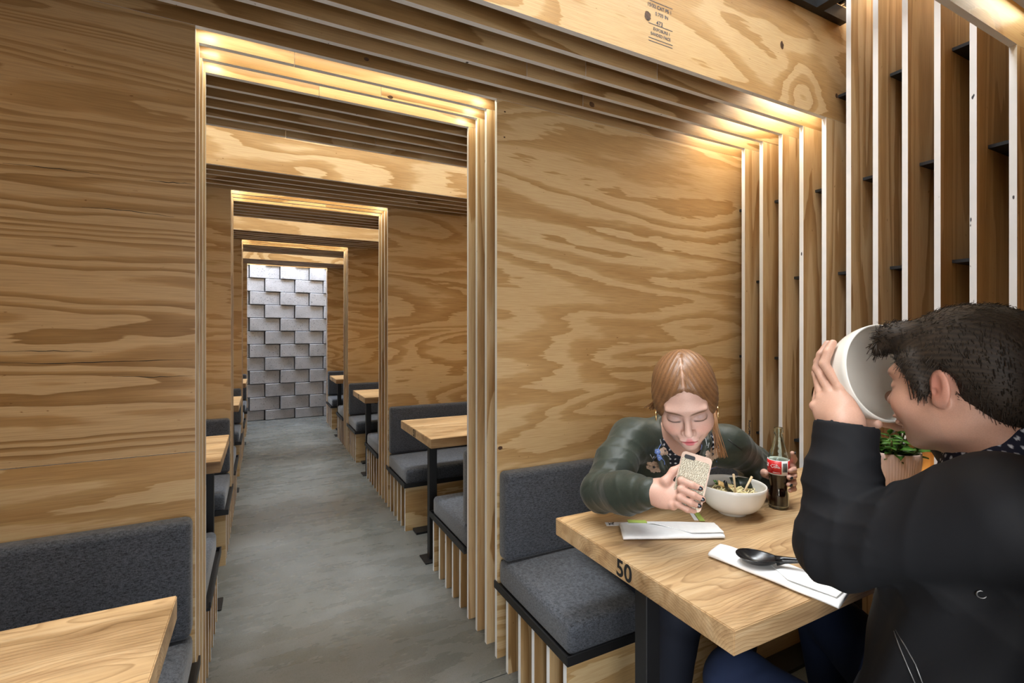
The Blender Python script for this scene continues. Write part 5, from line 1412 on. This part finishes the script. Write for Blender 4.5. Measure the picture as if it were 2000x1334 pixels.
# hood bunched behind the neck, collar folds at the front
hd = [nb + np.array(v) for v in ((-0.085, 0.060, -0.085), (-0.108, 0.00, -0.055), (-0.085, -0.070, -0.015), (0.0, -0.105, 0.00), (0.085, -0.07, -0.015), (0.105, 0.00, -0.045), (0.085, 0.06, -0.07))]
mj.chain(hd, [0.024, 0.034, 0.042, 0.046, 0.042, 0.034, 0.024], 0.03)
mj.cap(nb + np.array([0, 0.012, -0.02]), nb + np.array([0, 0.03, 0.16]), 0.074, 0.095, 0.012, -1)
def manfold(p, F):
    out = F + 0.0055 * fbm(p, 22, 15) + 0.0010 * fbm(p, 75, 16)
    for a, b, fr in ((eL, cuL2, 26), (sL, eL, 24), (sR, eR, 24)):
        ab = b - a; L_ = np.linalg.norm(ab); t = ((p - a) @ (ab / L_)) / L_
        d = np.linalg.norm(p - a - np.clip(t, 0, 1)[:, None] * ab, axis=1); m = np.exp(-((t - 0.5) / 0.5) ** 4) * (d < 0.12)
        out = out + m * 0.0032 * (np.abs(np.sin(t * fr * 0.5 + 4.5 * fbm(p, 12, 19))) ** 0.7 - 0.6)
    m = sm(1.0, 0.85, p[:, 2]) * (p[:, 1] < 0.55)
    out = out + m * 0.0035 * np.sin(p[:, 1] * 75 + p[:, 2] * 30 + 3 * fbm(p, 12, 21))
    return out
mj.post = manfold
me, PP = mj.mesh('man_jacket'); childof(link_mesh('black_jacket', me, M['cloth'], None), man); tint(me, np.tile(BL, (len(PP), 1)) * (1 + 0.15 * fbm(PP, 15, 2))[:, None].astype(np.float32))
bvm = BVHTree.FromPolygons([tuple(v) for v in PP.tolist()], [tuple(p.vertices) for p in me.polygons])
STEEL = simple('dull_zip_metal', (0.20, 0.20, 0.20), 0.35, metal=0.8)
def onm(p):
    p = Vector(p); d = (p - Vector((0, 0, 1.3))).normalized(); h, n, _, _ = bvm.ray_cast(p - d * 0.25, d)
    if h is None: h, n, _, _ = bvm.find_nearest(p)
    return h - d * 0.0012
for line in (((0.8776, 0.4038, 0.8352), (0.8855, 0.3998, 0.8096), (0.8843, 0.3891, 0.7876), (0.8864, 0.3768, 0.7594)), ((0.8798, 0.4027, 0.8368), (0.8933, 0.3958, 0.8112), (0.8956, 0.3833, 0.7892), (0.8961, 0.3718, 0.7594))):
    childof(link_mesh('pocket_zip', tube_me('pz', [onm(p) for p in line], 0.0012, 6), STEEL, None, smooth=True), man)
g0_ = onm((0.8678, 0.2964, 0.9456))
childof(link_mesh('eyelet', tube_me('ey', [g0_ + Vector((-0.0035 * math.cos(t), 0.0045 * math.cos(t), 0.0055 * math.sin(t))) for t in np.linspace(0, 2 * PI, 15)[:-1]], 0.0013, 6, True), STEEL, None, smooth=True), man)
# jeans
mjn = Sdf(0.005)
for s, K, ft in ((-1, kL, fL), (1, kR, fR)):
    mjn.chain([pvm + np.array([s * 0.09, 0.0, -0.01]), K, ft + np.array([0, 0, 0.05])], [0.096, 0.072, 0.052], 0.03)
mjn.post = lambda p, F: F + 0.0028 * fbm(p, 34, 31) + 0.001 * fbm(p, 90, 32)
me, PP = mjn.mesh('man_jeans'); childof(link_mesh('jeans', me, M['cloth'], None), man); tint(me, np.tile(np.array((0.018, 0.030, 0.075), np.float32), (len(PP), 1)))
shoe(man, fL + np.array([0, 0, -0.022]), (0, 1, 0)); shoe(man, fR + np.array([0, 0, -0.022]), (0, 1, 0))

# raised bowl
rb_ = tag(empty('bowl', tuple(BC - bn * 0.092)), 'white bowl raised to the mouth of the man in both hands', 'bowl')
Rb = Matrix(np.stack([bs_, np.cross(bn, bs_), bn], axis=1).tolist())
rb_.rotation_euler = Rb.to_euler()
link_mesh('bowl_shell', lathe_me('raised_bowl', bowl_prof(0.100, 0.092), 64), M['ceramic'], rb_, smooth=True)
print('triangles', sum(len(m.polygons) * 2 for m in bpy.data.meshes))
